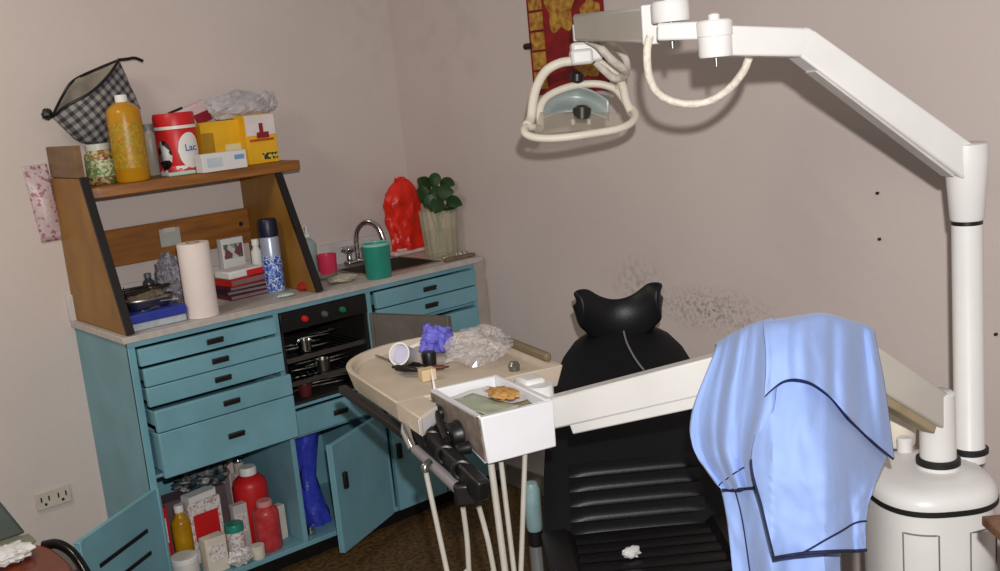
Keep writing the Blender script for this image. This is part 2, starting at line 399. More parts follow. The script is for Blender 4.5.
def carton(name, label, m, px, py, z, w, d, h, rz=0, group=None, y=None, cat='box', bev=.0015):
    p = G(px, py, z) if y is None else V((WY(px, py, y).x, y, z))
    o = thing(name, label, cat, p, group); a = V((math.cos(rz), math.sin(rz), 0)); bb = V((-math.sin(rz), math.cos(rz), 0))
    MB().obox(p+bb*d/2+V((0, 0, h/2)), a*w/2, bb*d/2, V((0, 0, h/2))).build('carton_body', m, o, bevel=bev)
    o['_'] = 0; del o['_']
    return o, p, a, bb

# yellow bottle
yb = bottle('mouthwash_bottle', 'tall yellow liquid bottle with white cap at front of top shelf', 'bottle', 134, 181, SZ, 33, 84, mat('amber_shampoo', (196, 140, 24), .28, rgb2=(176, 120, 14), scale=9), tooth, neck=.34, capw=.36, body=.86, y=-.215, labelm=speckle('yellow_label', (190, 146, 24), [(164, 140, 30), (178, 134, 20), (176, 116, 26), (150, 130, 34)], 170))
# jar of sweets
p = G(106, 184, SZ)+V((0, .02, 0)); r = S(14, p); h = S(40, p)
jr = thing('glass_jar', 'short glass jar of colourful contents left of the yellow bottle', 'jar', p)
MB().lathe([(r*.9, 0), (r, .006), (r, h*.75), (r*.8, h*.86)], p).build('contents', speckle('jar_mix', (150, 104, 50), [(180, 176, 150), (96, 120, 40), (140, 62, 40), (186, 160, 100), (120, 130, 90)], 130), jr)
MB().lathe([(r*.82, h*.84), (r*.82, h), (0, h)], p).build('lid', mat('jar_lid', (196, 198, 190), .4), jr)
MB().lathe([(r*1.02, h*.2), (r*1.02, h*.6)], p).build('paper_label', speckle('jar_label', (150, 170, 90), [(200, 196, 180), (110, 140, 50)], 150), jr)
# red canister
p = V((WY(181, 170, -.15).x, -.15, SZ)); r = S(20, p); h = S(60, p)
cn = thing('red_canister', 'red and white canister with a white oval emblem on top shelf', 'canister', p)
MB().lathe([(r*.97, 0), (r, .004), (r, h*.72), (r*.98, h*.74)], p).build('body', red, cn)
MB().lathe([(r*1.03, h*.74), (r*1.03, h*.79)], p).build('white_band', tooth, cn)
MB().lathe([(r*1.0, h*.79), (r*1.0, h*.97), (r*.95, h), (0, h)], p).build('lid', red, cn)
def cylpatch(p, r, th0, hw, z0, hz, oval=True, n=28):
    q = MB(); pts = []
    for i in range(n):
        t = i*2*math.pi/n; cx_, cy_ = math.cos(t), math.sin(t)
        if not oval: 
            e = max(abs(cx_), abs(cy_)); cx_, cy_ = cx_/e, cy_/e
        a_ = th0+cx_*hw; pts.append(p+V((r*math.cos(a_), r*math.sin(a_), z0+cy_*hz)))
    # strips across so that the patch follows the curve
    m_ = 14; vs = []; fs = []
    for k_ in range(m_+1):
        f_ = -1+2*k_/m_; hh_ = (math.sqrt(max(0, 1-f_*f_)) if oval else 1); a_ = th0+f_*hw
        for g_ in (-1, 1): vs.append(p+V((r*math.cos(a_), r*math.sin(a_), z0+g_*hh_*hz)))
    for k_ in range(m_): fs.append((2*k_, 2*k_+2, 2*k_+3, 2*k_+1))
    return q.add(vs, fs)
fc = math.atan2(CAM.y-p.y, CAM.x-p.x)
cylpatch(p, r*1.025, fc+.62, .62, h*.38, h*.29, n=40).build('oval_emblem', tooth, cn)
MB().lathe([(r*1.005, 0), (r*1.01, .002), (r*1.01, h*.14), (r*1.005, h*.142)], p).build('lower_band', speckle('canister_band', (228, 222, 220), [(205, 60, 70), (222, 210, 210), (200, 40, 50)], 60), cn)
cylpatch(p, r*1.025, fc-.72, .42, h*.33, h*.24, oval=True).build('black_white_patch', speckle('patches', (225, 222, 222), [(20, 20, 24), (220, 218, 218), (60, 50, 60)], 45), cn, solid=.001)
ad = fc+.60; nrm = V((math.cos(ad), math.sin(ad), 0)); xd = V((-math.sin(ad), math.cos(ad), 0))
text('lettering', 'Lac', .032, p+nrm*(r*1.025+.004)+V((0, 0, h*.42)), xd, (0, 0, 1), mat('blue_ink', (40, 60, 160), .5), cn)
# cartons
def front_panel(o, p, a, w, u0_, u1_, z0, z1, m, nm='printed_panel', off=.0012):
    bb = V((-a.y, a.x, 0)); c = p+a*((u0_+u1_)/2-.5)*w+V((0, 0, (z0+z1)/2))
    return MB().obox(c-bb*off/2, a*w*(u1_-u0_)/2, bb*off/2, V((0, 0, (z1-z0)/2))).build(nm, m, o)
o, p, a, bb = carton('glove_box', 'large yellow carton behind the small white box on top shelf', yellowc, 224, 152, SZ, .150, .085, .155, .06, y=-.165)
front_panel(o, p, a, .155, .55, .95, .03, .075, mat('pale_panel', (220, 214, 170), .5)); front_panel(o, p, a, .155, .02, .3, .02, .12, mat('olive_panel', (168, 128, 24), .5))
o, p, a, bb = carton('small_white_box', 'small low white box at the shelf front before yellow cartons', paper, 226, 170, SZ, .160, .045, .058, .04)
front_panel(o, p, a, .165, .12, .45, .014, .044, mat('pale_blue_print', (196, 206, 214), .5)); front_panel(o, p, a, .165, .72, .93, .03, .045, mat('mid_blue_print', (120, 160, 196), .5))
o, p, a, bb = carton('tea_carton', 'yellow and white upright carton at right end of top shelf', yellowc, 265, 163, SZ, .115, .07, .165, .03)
front_panel(o, p, a, .115, .02, .98, .095, .162, mat('pinkish_white', (226, 214, 214), .5)); 
pp = front_panel(o, p, a, .115, .35, .75, .085, .105, mat('maroon_print', (140, 30, 40), .5), off=.002); front_panel(o, p, a, .115, .45, .58, .105, .135, mat('maroon_print', (140, 30, 40), .5), 'printed_tower', .002)
front_panel(o, p, a, .115, .45, .95, .012, .034, speckle('fine_print', (40, 50, 40), [(220, 190, 60), (60, 70, 50)], 120), 'fine_print', .002)
front_panel(o, p, a, .115, .1, .9, .075, .083, mat('red_rule', (190, 70, 40), .5), 'red_rule', .0018)
one(MB().obox(V((WY(182, 175, -.245).x, -.238, SZ+.006)), V((.045, 0, 0)), V((0, .016, 0)), V((0, 0, .006))), 'soap_sachet', palegreen, 'flat pale green sachet in front of the red canister', 'sachet', bevel=.004)
# clear plastic bags & packs on top of the cartons
c = WY(235, 118, -.12); one(crumple(V((c.x+.01, -.11, SZ+.156)), .112, .045, .046, .3, 3, 30, 16, fr=1.6), 'plastic_bag', mat('milky_film', (206, 202, 206), .3, alpha=.72, bump=.8, bscale=40), 'crumpled milky plastic bag lying on the yellow cartons', 'bag', smooth=False)
one(crumple(V((WY(268, 96, -.09).x, -.085, SZ+.166)), .034, .026, .038, .3, 9, 22, 12, fr=1.8), 'film_wrap', MATS['milky_film'], 'small clear film wrap standing on the right yellow carton', 'bag', smooth=False)
c = WY(184, 104, -.08)
pk = thing('tissue_pack', 'pale pink paper pack propped up behind the red canister', 'pack', (c.x, -.05, SZ))
dv = V((.93, 0, .36))
MB().obox(V((c.x+.012, -.045, SZ+.175)), V((.085, 0, .024)), V((0, .02, 0)), V((-.010, 0, .032))).build('wrapper', mat('pink_paper', (214, 190, 194), .6), pk, bevel=.008)
MB().bx(c.x-.05, c.x+.05, -.06, -.03, SZ, SZ+.14).build('inner_card', mat('dusty_card', (170, 150, 150), .7), pk, bevel=.003)
MB().obox(V((c.x+.066, -.0665, SZ+.172)), V((.028, 0, .008)), V((0, .0015, 0)), V((-.006, 0, .016))).build('dark_red_band', mat('wine_red', (140, 24, 40), .5), pk)
MB().tube([V((c.x-.05, -.06, SZ+.196)), V((c.x+.0, -.06, SZ+.210))], .004).build('pen_clip', black, pk)
bottle('medicine_bottle', 'grey medicine bottle squeezed between yellow bottle and red canister', 'bottle', 150, 140, SZ, 15, 50, mat('grey_plastic', (160, 152, 140), .4), mat('grey_cap', (120, 116, 112), .4), neck=.6, capw=.7, y=-.06)

# checked pouch
pouch_m = bpy.data.materials.new('checked_cloth'); pouch_m.use_nodes = True; nt = pouch_m.node_tree; bs = nt.nodes['Principled BSDF']; bs.inputs['Roughness'].default_value = .85
tc = nt.nodes.new('ShaderNodeTexCoord'); mp = nt.nodes.new('ShaderNodeMapping'); mp.inputs['Rotation'].default_value = (0, .62, 0); nt.links.new(tc.outputs['Object'], mp.inputs['Vector'])
sp = nt.nodes.new('ShaderNodeSeparateXYZ'); nt.links.new(mp.outputs['Vector'], sp.inputs[0])
def stripe(sock, per):
    a_ = nt.nodes.new('ShaderNodeMath'); a_.operation = 'MULTIPLY'; a_.inputs[1].default_value = 2*math.pi/per; nt.links.new(sock, a_.inputs[0])
    s1 = nt.nodes.new('ShaderNodeMath'); s1.operation = 'SINE'; nt.links.new(a_.outputs[0], s1.inputs[0])
    g_ = nt.nodes.new('ShaderNodeMath'); g_.operation = 'GREATER_THAN'; g_.inputs[1].default_value = .1; nt.links.new(s1.outputs[0], g_.inputs[0]); return g_.outputs[0]
ad_ = nt.nodes.new('ShaderNodeMath'); ad_.operation = 'ADD'; nt.links.new(stripe(sp.outputs[0], .026), ad_.inputs[0]); nt.links.new(stripe(sp.outputs[2], .026), ad_.inputs[1])
hf = nt.nodes.new('ShaderNodeMath'); hf.operation = 'MULTIPLY'; hf.inputs[1].default_value = .5; nt.links.new(ad_.outputs[0], hf.inputs[0])
rp = nt.nodes.new('ShaderNodeValToRGB'); rp.color_ramp.interpolation = 'CONSTANT'; rp.color_ramp.elements.new(.4)
for e_, (pos, c_) in zip(rp.color_ramp.elements, [(0, (150, 146, 142)), (.3, (100, 97, 98)), (.8, (50, 48, 56))]): e_.position = pos; e_.color = (*lin(c_), 1)
nt.links.new(hf.outputs[0], rp.inputs[0]); nt.links.new(rp.outputs[0], bs.inputs['Base Color'])
po = thing('checked_pouch', 'grey and black checked cloth pouch with open zip on the shelf end', 'pouch', (-1.2, -.12, 1.46))
yf, yb_ = -.125, -.045
ftop = spl([WY(52, 117, -.085), WY(66, 106, yf), WY(90, 93, yf-.02), WY(108, 76, yf), WY(119, 60, -.085)], 6)
fbot = spl([WY(74, 138, -.085), WY(85, 143, yf+.03), WY(104, 143, yf+.02), WY(124, 130, yf+.03), WY(141, 108, -.085)], 6)
btop = spl([WY(52, 117, -.085), WY(62, 97, yb_), WY(73, 81, yb_), WY(97, 69, yb_), WY(119, 60, -.085)], 6)
bbot = spl([WY(74, 138, -.085), WY(88, 140, yb_), WY(106, 139, yb_), WY(124, 126, yb_), WY(141, 108, -.085)], 6)
N_ = len(ftop)-1
def ps(A, B, sgn):
    def fn(u, v):
        i = u*N_; i0 = min(int(i), N_-1); f_ = i-i0
        a_ = A[i0].lerp(A[i0+1], f_); c_ = B[i0].lerp(B[i0+1], f_); q = a_.lerp(c_, v)
        q.y += sgn*.018*math.sin(math.pi*v)*math.sin(math.pi*u)+.006*pnoise(q*22)
        return q
    return fn
mb = MB().grid(ps(ftop, fbot, -1), 32, 14); MB().grid(ps(btop, bbot, 1), 32, 14).build('lining', mat('pouch_lining', (150, 138, 124), .85, var=.15, scale=40), po, solid=.002); mb.grid(lambda u, v: fbot[min(int(u*N_+.5), N_)].lerp(bbot[min(int(u*N_+.5), N_)], v), N_+1, 4)
mb.build('cloth_body', pouch_m, po, solid=.002)
MB().tube(ftop, .0045, 8).tube(btop, .0045, 8).build('zip_binding', black, po)
MB().tube(spl([WY(118, 60, -.085), WY(127, 59, -.09), WY(135, 58, -.09), WY(143, 61, -.09)], 5), .005, 8).build('wrist_strap', black, po)
mb = crumple(WY(48, 117, -.085)-V((0, 0, .01)), .016, .014, .018, .4, 5, 16, 10); mb.build('corner_tab', black, po)

# ================================================================ INSIDE THE HUTCH (z = .90)
CZ = .901
p = G(206, 318, CZ)+V((.012, .045, 0)); rr = .049
pr_ = thing('paper_towel_roll', 'white paper roll standing upright on worktop in the hutch', 'paper roll', p)
MB().lathe([(.018, 0), (rr, 0), (rr, .228), (rr-.002, .231), (.02, .231)], p, n=40).build('paper', mat('tissue', (228, 214, 208), .9, bump=.1, var=.03), pr_)
MB().lathe([(.02, .2295), (.0205, .233), (.017, .233), (.017, .2)], p).build('core', mat('card', (150, 120, 90), .8), pr_)
# blue lidded tray
p = G(161, 326, CZ)
tr = thing('instrument_box', 'flat clear box with dark blue lid left of the paper roll', 'box', p+V((0, .06, 0)))
MB().bx(p.x-.088, p.x+.085, p.y, p.y+.12, CZ, CZ+.022).build('clear_base', mat('frosted', (176, 182, 190), .25, var=.2, scale=40), tr, bevel=.003)
MB().bx(p.x-.092, p.x+.089, p.y-.003, p.y+.123, CZ+.022, CZ+.05).build('lid', bluep, tr, bevel=.004)
# metal tray with instruments on the lid
zt = CZ+.051
q = V((p.x-.004, p.y+.062, zt))
kb = thing('kidney_dish', 'dull metal dish with a brown towel on the blue lidded box', 'dish', q)
MB().grid(lambda u, v: q+V(((.062+.02*v)*math.cos(u*2*math.pi), (.032+.012*v)*math.sin(u*2*math.pi), .035*v)), 32, 5, cu=True).add([q+V((.062*math.cos(i*math.pi/12), .032*math.sin(i*math.pi/12), 0)) for i in range(24)], [tuple(range(24))]).build('dish_shell', steel, kb, solid=.0015)
crumple(q+V((0, 0, .002)), .055, .026, .028, .3, 8).build('folded_towel', mat('taupe_cloth', (110, 96, 78), .9, bump=.3), kb)
def probe(i, p, q, lab, m=steel, r=.0028, name='dental_probe', grp='steel hand instruments heaped beside the paper roll'):
    p, q = V(p), V(q); d = (q-p).normalized()
    s1 = d.cross(V((.3, .2, 1))).normalized()
    mb = MB().tube([p, p.lerp(q, .12), p.lerp(q, .16), p.lerp(q, .8), p.lerp(q, .9), q, q+s1*.010+d*.004], [r*.4, r*.5, r, r, r*.5, r*.4, r*.2], 8)
    return one(mb, name, m, lab, 'instrument', grp)
for i in range(8):
    cx_ = p.x+random.uniform(-.01, .07); cy_ = p.y+random.uniform(.02, .1); an = random.uniform(-.5, .9)
    zz = zt+.004+i*.0052
    dd = V((math.cos(an), math.sin(an), .0))*.05
    probe(i, V((cx_, cy_, zz))-dd, V((cx_, cy_, zz))+dd, 'thin steel hand instrument in the heap on the blue lidded box')
# pliers, dark
def pliers(c, an, lab):
    c = V(c); a = V((math.cos(an), math.sin(an), 0)); b_ = V((-a.y, a.x, 0))
    o = thing('extraction_forceps', lab, 'forceps', c)
    for s in (-1, 1):
        MB().tube(spl([c+a*.07+b_*s*.004, c+a*.03+b_*s*.012, c-b_*s*.003, c-a*.05-b_*s*.016, c-a*.10-b_*s*.012], 5), [.004]*20+[.005], 8).build('jaw_handle', darkst, o)
    MB().lathe([(0, -.006), (.007, -.006), (.007, .006), (0, .006)], c, 14).build('pivot', steel, o)
    return o
pliers(V((p.x+.005, p.y+.05, CZ+.110)), .3, 'dark metal forceps lying high over the dish near the left panel')
bottle('dropper_bottle', 'small dark bottle before the white splashback under the back rail', 'bottle', 149, 285, CZ, 12, 34, mat('dark_glass', (70, 74, 78), .25), mat('grey_cap2', (110, 110, 112), .4), neck=.5, capw=.6, y=-.07)
one(MB().lathe([(.012, 0), (.012, .004), (.006, .01), (.003, .05), (.001, .085)], V((WY(124, 290, -.07).x, -.07, CZ)), 14), 'metal_spike', darkst, 'thin dark spike standing against the white splashback', 'tool')
c = V((WY(175, 290, -.16).x, -.15, CZ)); c.y = -.13
one(crumple(c, .045, .035, .085, .3, 11, 40, 26, fr=4), 'instrument_pouch', mat('shiny_film', (150, 146, 158), .2, alpha=.75, bump=1, bscale=70, spec=.9, var=.5, scale=60), 'crumpled shiny plastic bag behind the paper roll', 'bag')
n0 = WY(170, 237, -.032)
nt_ = thing('taped_note', 'pale paper note taped to the orange back rail', 'note', n0)
MB().bx(n0.x-.036, n0.x+.036, -.0345, -.0315, n0.z-.03, n0.z+.03).build('sheet', mat('note_paper', (176, 176, 170), .7, var=.1, scale=30), nt_)
MB().bx(n0.x-.02, n0.x+.02, -.0355, -.0345, n0.z+.018, n0.z+.032).build('tape', mat('tape', (200, 196, 180), .3), nt_)
for (xx, yy, an, lab, m_) in ((-1.16, -.235, .5, 'dark metal tool lying across the dish on the blue box', darkst), (-1.19, -.20, -.2, 'longer black tool lying at the back of the dish', black)):
    d_ = V((math.cos(an), math.sin(an), 0))*.06
    probe(0, V((xx, yy, CZ+.094))-d_, V((xx, yy, CZ+.096))+d_, lab, m_, .0045, 'hand_tool', None)
# packs right of the roll
bx_ = V((WY(243, 300, -.2).x, -.2, CZ))
for i, (wd, dp, hh, m_, lab, rz) in enumerate([(.15, .13, .016, mat('maroon_cover', (92, 22, 44), .5), 'maroon booklet at bottom of the stack right of the paper roll', .03), (.15, .12, .014, mat('dark_cover', (38, 34, 44), .5), 'dark grey booklet second from bottom of the booklet stack', -.05), (.145, .12, .014, mat('plum_cover', (78, 26, 50), .5), 'plum coloured booklet in the middle of the booklet stack', .05), (.145, .12, .022, mat('red_cover', (186, 40, 30), .45), 'bright red flat pack on top of the booklet stack', .12)]):
    a_ = V((math.cos(rz), math.sin(rz), 0)); b_ = V((-a_.y, a_.x, 0)); z0 = CZ+[0, .0165, .031, .0455][i]
    o = thing('booklet', lab, 'booklet', bx_+V((0, 0, z0-CZ)), 'stacked booklets in the hutch')
    MB().obox(bx_+b_*0+V((0, 0, z0-CZ+hh/2)), a_*wd/2, b_*dp/2, V((0, 0, hh/2))).build('cover', m_, o, bevel=.001)
    MB().obox(bx_+a_*.002-b_*.001+V((0, 0, z0-CZ+hh/2)), a_*wd/2*.995, b_*dp/2*1.002, V((0, 0, hh*.3))).build('page_block', mat('grey_pages', (120, 104, 104), .8), o)
z1 = CZ+.068
o = thing('white_packet', 'white packet with red end lying on the red flat pack', 'packet', bx_+V((0, 0, .068)))
MB().obox(bx_+V((-.005, -.01, .068+.014)), V((.068, .010, 0)), V((-.006, .045, 0)), V((0, 0, .013))).build('wrapper', paper, o, bevel=.006)
MB().obox(bx_+V((.03, -.058, .068+.014)), V((.032, .005, 0)), V((0, .002, 0)), V((0, 0, .009))).build('red_print', red, o)
o, p, a, bb = carton('picture_card_box', 'small white box with green picture behind the booklet stack', paper, 236, 270, CZ, .085, .03, .185, .05, y=-.10)
front_panel(o, p, a, .085, .08, .92, .115, .165, speckle('picture', (150, 160, 140), [(90, 110, 90), (200, 200, 196), (120, 70, 80)], 50))
bottle('white_vial', 'slim white bottle left of the blue spray can', 'bottle', 262, 292, CZ, 11, 50, paper, tooth, neck=.55, capw=.7, y=-.17)
p = G(277, 292, CZ)+V((.008, .02, 0)); r = S(9.5, p); h = S(73, p)
ca = thing('spray_can', 'blue and silver spray can with navy cap beside right panel', 'spray can', p)
MB().lathe([(r*.94, 0), (r, .004), (r, h*.74), (r*.9, h*.77)], p).build('can_body', mat('pale_can', (176, 186, 206), .3, metal=.3), ca)
MB().lathe([(r*1.01, h*.02), (r*1.015, h*.022), (r*1.015, h*.5), (r*1.01, h*.502)], p).build('blue_print', speckle('can_print', (90, 130, 214), [(60, 90, 190), (150, 180, 226), (210, 220, 236), (40, 50, 120)], 230), ca)
MB().lathe([(r*1.0, h*.76), (r*1.02, h*.78), (r*1.0, h*.97), (r*.9, h), (0, h)], p).build('cap', mat('navy_plastic', (24, 26, 52), .4), ca)
one(crumple(G(308, 291, CZ)+V((0, .02, 0)), .026, .02, .014, .3, 21, 20, 12), 'red_cloth', mat('red_cloth', (170, 30, 24), .9), 'small red rag at the foot of the right side panel', 'cloth')
one(crumple(G(288, 297, CZ)+V((0, .015, 0)), .03, .018, .006, .3, 22, 20, 12), 'pale_swab', palegreen, 'pale green flat swab at worktop edge below the spray can', 'swab')

# ================================================================ SINK END
p = V((WY(308, 246, -.12).x, -.12, CZ)); r = .03; h = .165
lb = thing('lotion_bottle', 'clear pump bottle behind the right side of the hutch', 'bottle', p)
MB().lathe([(r*.95, 0), (r, .004), (r, h*.7), (r*.6, h*.8), (r*.35, h*.82), (r*.35, h*.88)], p).build('body', mat('misty', (170, 190, 190), .2, alpha=.7), lb)
MB().lathe([(r*.42, h*.86), (r*.42, h*.94), (.004, h*.95), (.004, h*1.1)], p, 14).build('pump_collar', tooth, lb)
MB().tube([p+V((.0, 0, h*1.1)), p+V((-.012, -.006, h*1.11)), p+V((-.026, -.014, h*1.06))], .004, 8).build('nozzle', tooth, lb)
p = V((WY(327, 262, -.19).x, -.19, CZ)); r = .036
pc = thing('pink_cup', 'bright pink plastic cup between the hutch and the tap', 'cup', p)
MB().lathe([(r*.85, 0), (r*.9, .003), (r, .078), (r*.93, .078), (r*.82, .006), (0, .006)], p).build('cup_body', pink, pc)
# tap: base, gooseneck, two cross handles
tp = V((-.255, -.085, CZ))
fa = thing('chrome_tap', 'chrome swan-neck tap with two round handles behind the sink', 'tap', tp)
MB().bx(tp.x-.075, tp.x+.075, tp.y-.02, tp.y+.02, CZ, CZ+.018).build('tap_base', chrome, fa, bevel=.006)
MB().tube(spl([tp+V((-.02, 0, .015)), tp+V((-.02, 0, .09)), tp+V((-.012, -.012, .135)), tp+V((.012, -.04, .158)), tp+V((.035, -.07, .140)), tp+V((.045, -.085, .095)), tp+V((.047, -.088, .07))], 6), .0095, 12).build('spout', chrome, fa)
for s in (-1, 1):
    c = tp+V((s*.058, 0, .018))
    hd = MB().lathe([(.010, 0), (.010, .025), (.006, .03)], c, 14).build('tap_stem', chrome, fa)
    q = MB().lathe([(0, .028), (.012, .028), (.022, .036), (.024, .046), (.018, .055), (0, .058)], c, 12)
    for j in range(5): q.obox(c+V((.023*math.cos(j*1.2566), .023*math.sin(j*1.2566), .045)), V((.004, 0, 0)), V((0, .004, 0)), V((0, 0, .009)))
    q.build('tap_knob', chrome, hd, bevel=.001)
# teal cup on the front of the worktop
p = G(384, 278, CZ)+V((.004, .035, 0)); r = S(14, p)
tc_ = thing('teal_tumbler', 'teal plastic tumbler standing at worktop edge before the sink', 'cup', p)
MB().lathe([(r*.88, 0), (r*.9, .003), (r, .118), (r*.94, .118), (r*.83, .006), (0, .006)], p, 32).build('tumbler_wall', tealcup, tc_)
MB().lathe([(r*1.0, .112), (r*1.04, .114), (r*1.04, .12), (r*.95, .121), (r*.94, .113)], p, 32).build('rim', mat('pale_teal', (140, 200, 186), .35), tc_)
one(crumple(G(350, 283, CZ)+V((0, .05, 0)), .055, .035, .012, .3, 31, 28, 14), 'wet_cloth', mat('pale_wet_cloth', (186, 182, 160), .8, bump=.3), 'crumpled off-white cloth left of the teal tumbler', 'cloth')
one(MB().lathe([(.03, 0), (.045, .012), (.047, .02), (.043, .02), (.028, .004), (0, .004)], G(330, 279, CZ)+V((0, .03, 0)), 24), 'glass_dish', mat('dull_glass', (140, 132, 122), .3), 'small dull glass dish between the hutch and wet cloth', 'dish')
# soap dish under red bag
q = V((-.035, -.085, CZ))
sd_ = thing('soap_dish', 'low pinkish white dish behind the sink under red bag', 'dish', q)
MB().bx(q.x-.09, q.x+.075, q.y-.035, q.y+.04, CZ, CZ+.016).build('dish_base', mat('pinkish', (222, 190, 186), .4), sd_, bevel=.006)
MB().obox(q+V((-.05, -.02, .021)), V((.02, 0, 0)), V((0, .012, 0)), V((0, 0, .005))).build('soap_bar', mat('soap', (226, 206, 200), .4), sd_, bevel=.004)
# red bag
c = V((q.x+.005, q.y+.005, CZ+.0165))
def redf(u, v):
    t = u*2*math.pi; zz = v*.272
    prof = [(.0, .066), (.12, .068), (.3, .064), (.5, .07), (.68, .072), (.82, .060), (.92, .044), (.97, .032), (1, .022)]
    for (a_, ra), (b_, rb) in zip(prof, prof[1:]):
        if a_ <= v <= b_: r_ = ra+(rb-ra)*(v-a_)/(b_-a_)
    d = V((math.cos(t), math.sin(t), 0))
    r_ *= 1+.26*pnoise(V((d.x*2, d.y*2, zz*12)))+.16*pnoise(V((d.x*5, d.y*5, zz*26)))
    lean = V((-.012*math.sin(v*2.6), 0, 0))+V((.0, 0, 0))
    return c+lean+V((d.x*r_*1.08, d.y*r_*.62, zz))
rb = thing('red_plastic_bag', 'tall twisted red plastic bag in the corner beside the vase', 'bag', c)
MB().grid(redf, 40, 34, cu=True).build('bag_body', redbag, rb)
crumple(c+V((-.012, 0, .256)), .024, .016, .013, .6, 14, 18, 12).build('twisted_top', redbag, rb)
# vase with pothos
vp = V((-.026, -.285, CZ)); r = .072; h = .175
va = thing('glass_vase', 'ribbed clear glass vase with water standing against the right wall', 'vase', vp)
def vf(u, v):
    t = u*2*math.pi; k_ = 1+.035*math.cos(t*16); rad = r*(.86+.16*v)*k_
    return vp+V((rad*math.cos(t), rad*math.sin(t), h*v))
MB().grid(vf, 96, 8, cu=True).add([vp+V((r*.85*math.cos(i*math.pi/12), r*.85*math.sin(i*math.pi/12), .004)) for i in range(24)], [tuple(range(24))]).build('glass_wall', mat('vase_glass', (222, 216, 186), .06, alpha=.24, var=.06, scale=10, spec=.9), va, solid=.003)
MB().lathe([(0, .006), (r*.78, .006), (r*.86, h*.55), (0, h*.55)], vp).build('water', mat('cloudy_water', (206, 200, 160), .1, alpha=.12), va)
pl = thing('green_plant', 'leafy green cutting growing out of the ribbed glass vase', 'plant', vp+V((0, 0, .01)))
lf = [(424, 191, -.22), (436, 178, -.2), (446, 190, -.27), (440, 203, -.27), (456, 199, -.24), (463, 203, -.2), (433, 200, -.25), (449, 180, -.22), (427, 182, -.18), (438, 190, -.24)]
for i, (px, py, yy) in enumerate(lf):
    c = WY(px-2, py+2, yy-.09); c.x = min(c.x, WXX-.02); an = random.uniform(0, 6.28); s = .030+.008*random.random()
    n = (CAM-c).normalized(); n = (n+V((random.uniform(-.7, .7), random.uniform(-.7, .7), random.uniform(-.2, .9)))).normalized()
    a_ = n.cross(V((math.sin(an), .2, math.cos(an)))).normalized(); b_ = n.cross(a_)
    prof = [(0, -1), (.55, -.85), (.92, -.35), (.9, .1), (.6, .6), (.22, .92), (0, 1.15), (-.22, .92), (-.6, .6), (-.9, .1), (-.92, -.35), (-.55, -.85)]
    rim = [c+a_*x_*s+b_*y_*s+n*(-.006*(x_*x_+y_*y_*.5)) for x_, y_ in prof]
    o = MB().add(rim+[c+n*.003], [(j, (j+1) % 12, 12) for j in range(12)]).build('leaf', green, pl, solid=.0012, sub=1)
    MB().tube(spl([vp+V((random.uniform(-.03, .03), random.uniform(-.03, .03), .02)), vp+V((random.uniform(-.03, .03), random.uniform(-.03, .03), h)), c-n*.004], 5), .002, 6).build('stem', mat('stem_green', (90, 110, 50), .5), o)
# string of glass beads along the worktop edge
def beads():
    pts = spl([V((-.10, -.395, CZ+.008)), V((-.06, -.38, CZ+.008)), V((-.03, -.37, CZ+.008)), V((.0, -.39, CZ+.008)), V((.02, -.37, CZ+.008)), V((-.01, -.35, CZ+.008)), V((-.05, -.36, CZ+.008)), V((-.09, -.375, CZ+.008))], 7)
    o = thing('bead_string', 'string of small pale beads lying at right end of worktop', 'beads', pts[0])
    MB().tube(pts, .0015, 6).build('cord', hosem, o)
    sm = [mat('bead_a', (200, 190, 170), .2), mat('bead_b', (120, 92, 76), .2), mat('bead_c', (160, 160, 150), .2)]
    for i, p_ in enumerate(pts[::1]):
        MB().lathe([(0, -.008), (.0055, -.0056), (.008, 0), (.0055, .0056), (0, .008)], p_, 10).build('bead', sm[i % 3], o)
beads()
one(MB().bx(-.115, .02, -.43, -.405, CZ, CZ+.012), 'wood_strip', mat('dull_strip', (120, 98, 84), .6, var=.3, scale=50), 'thin dull brown strip lying along right end of worktop edge', 'strip', bevel=.003)

# ================================================================ STERILIZER IN THE NICHE
st = thing('sterilizer_oven', 'black built-in sterilizer with coloured knobs above its open chamber', 'sterilizer', (-.655, -.22, .546))
sa, sb = d1+.010, d2-.010
q = MB().bx(sa, sa+.012, FY+.006, -.02, .547, .862).bx(sb-.012, sb, FY+.006, -.02, .547, .862).bx(sa+.012, sb-.012, -.03, -.02, .547, .862).bx(sa+.012, sb-.012, FY+.006, -.03, .547, .556).bx(sa+.012, sb-.012, FY+.006, -.03, .795, .862)
q.build('chamber_shell', blackin, st, bevel=.001)
pn = MB().bx(sa+.002, sb-.002, FY-.004, FY+.006, .797, .860).build('control_panel', black, st, bevel=.002)
for xx, mm in ((-.735, red), (-.66, mat('dull_knob', (90, 84, 80), .4)), (-.59, mat('green_lamp', (30, 110, 70), .3))):
    MB().lathe([(.011, 0), (.010, .012), (.007, .015), (0, .015)], V((xx, FY-.004, .828)), 16, axis=V((0, -1, 0))).build('knob', mm, pn)
for zz in (.62, .70):
    r_ = MB().bx(sa+.014, sb-.014, FY+.012, FY+.016, zz-.012, zz+.004)
    for i in range(14): r_.tube([V((sa+.02+i*.0225, FY+.014, zz)), V((sa+.02+i*.0225, -.035, zz))], .0014, 6)
    r_.build('wire_rack', steel, st)
for i in range(22):
    zz = (.562, .628, .708)[i % 3]+.003+(i//3)*.0062
    cx_ = random.uniform(sa+.09, sb-.09); an = random.uniform(-.5, .5); dd = V((math.cos(an), math.sin(an)*.6, 0))*.055
    yy = random.uniform(FY+.06, FY+.14)
    probe(i, V((cx_, yy, zz))-dd, V((cx_, yy, zz))+dd, 'steel instrument heaped inside the black sterilizer chamber', r=.0032, name='steel_instrument', grp='instruments inside the sterilizer', m=chrome if i % 2 else steel)
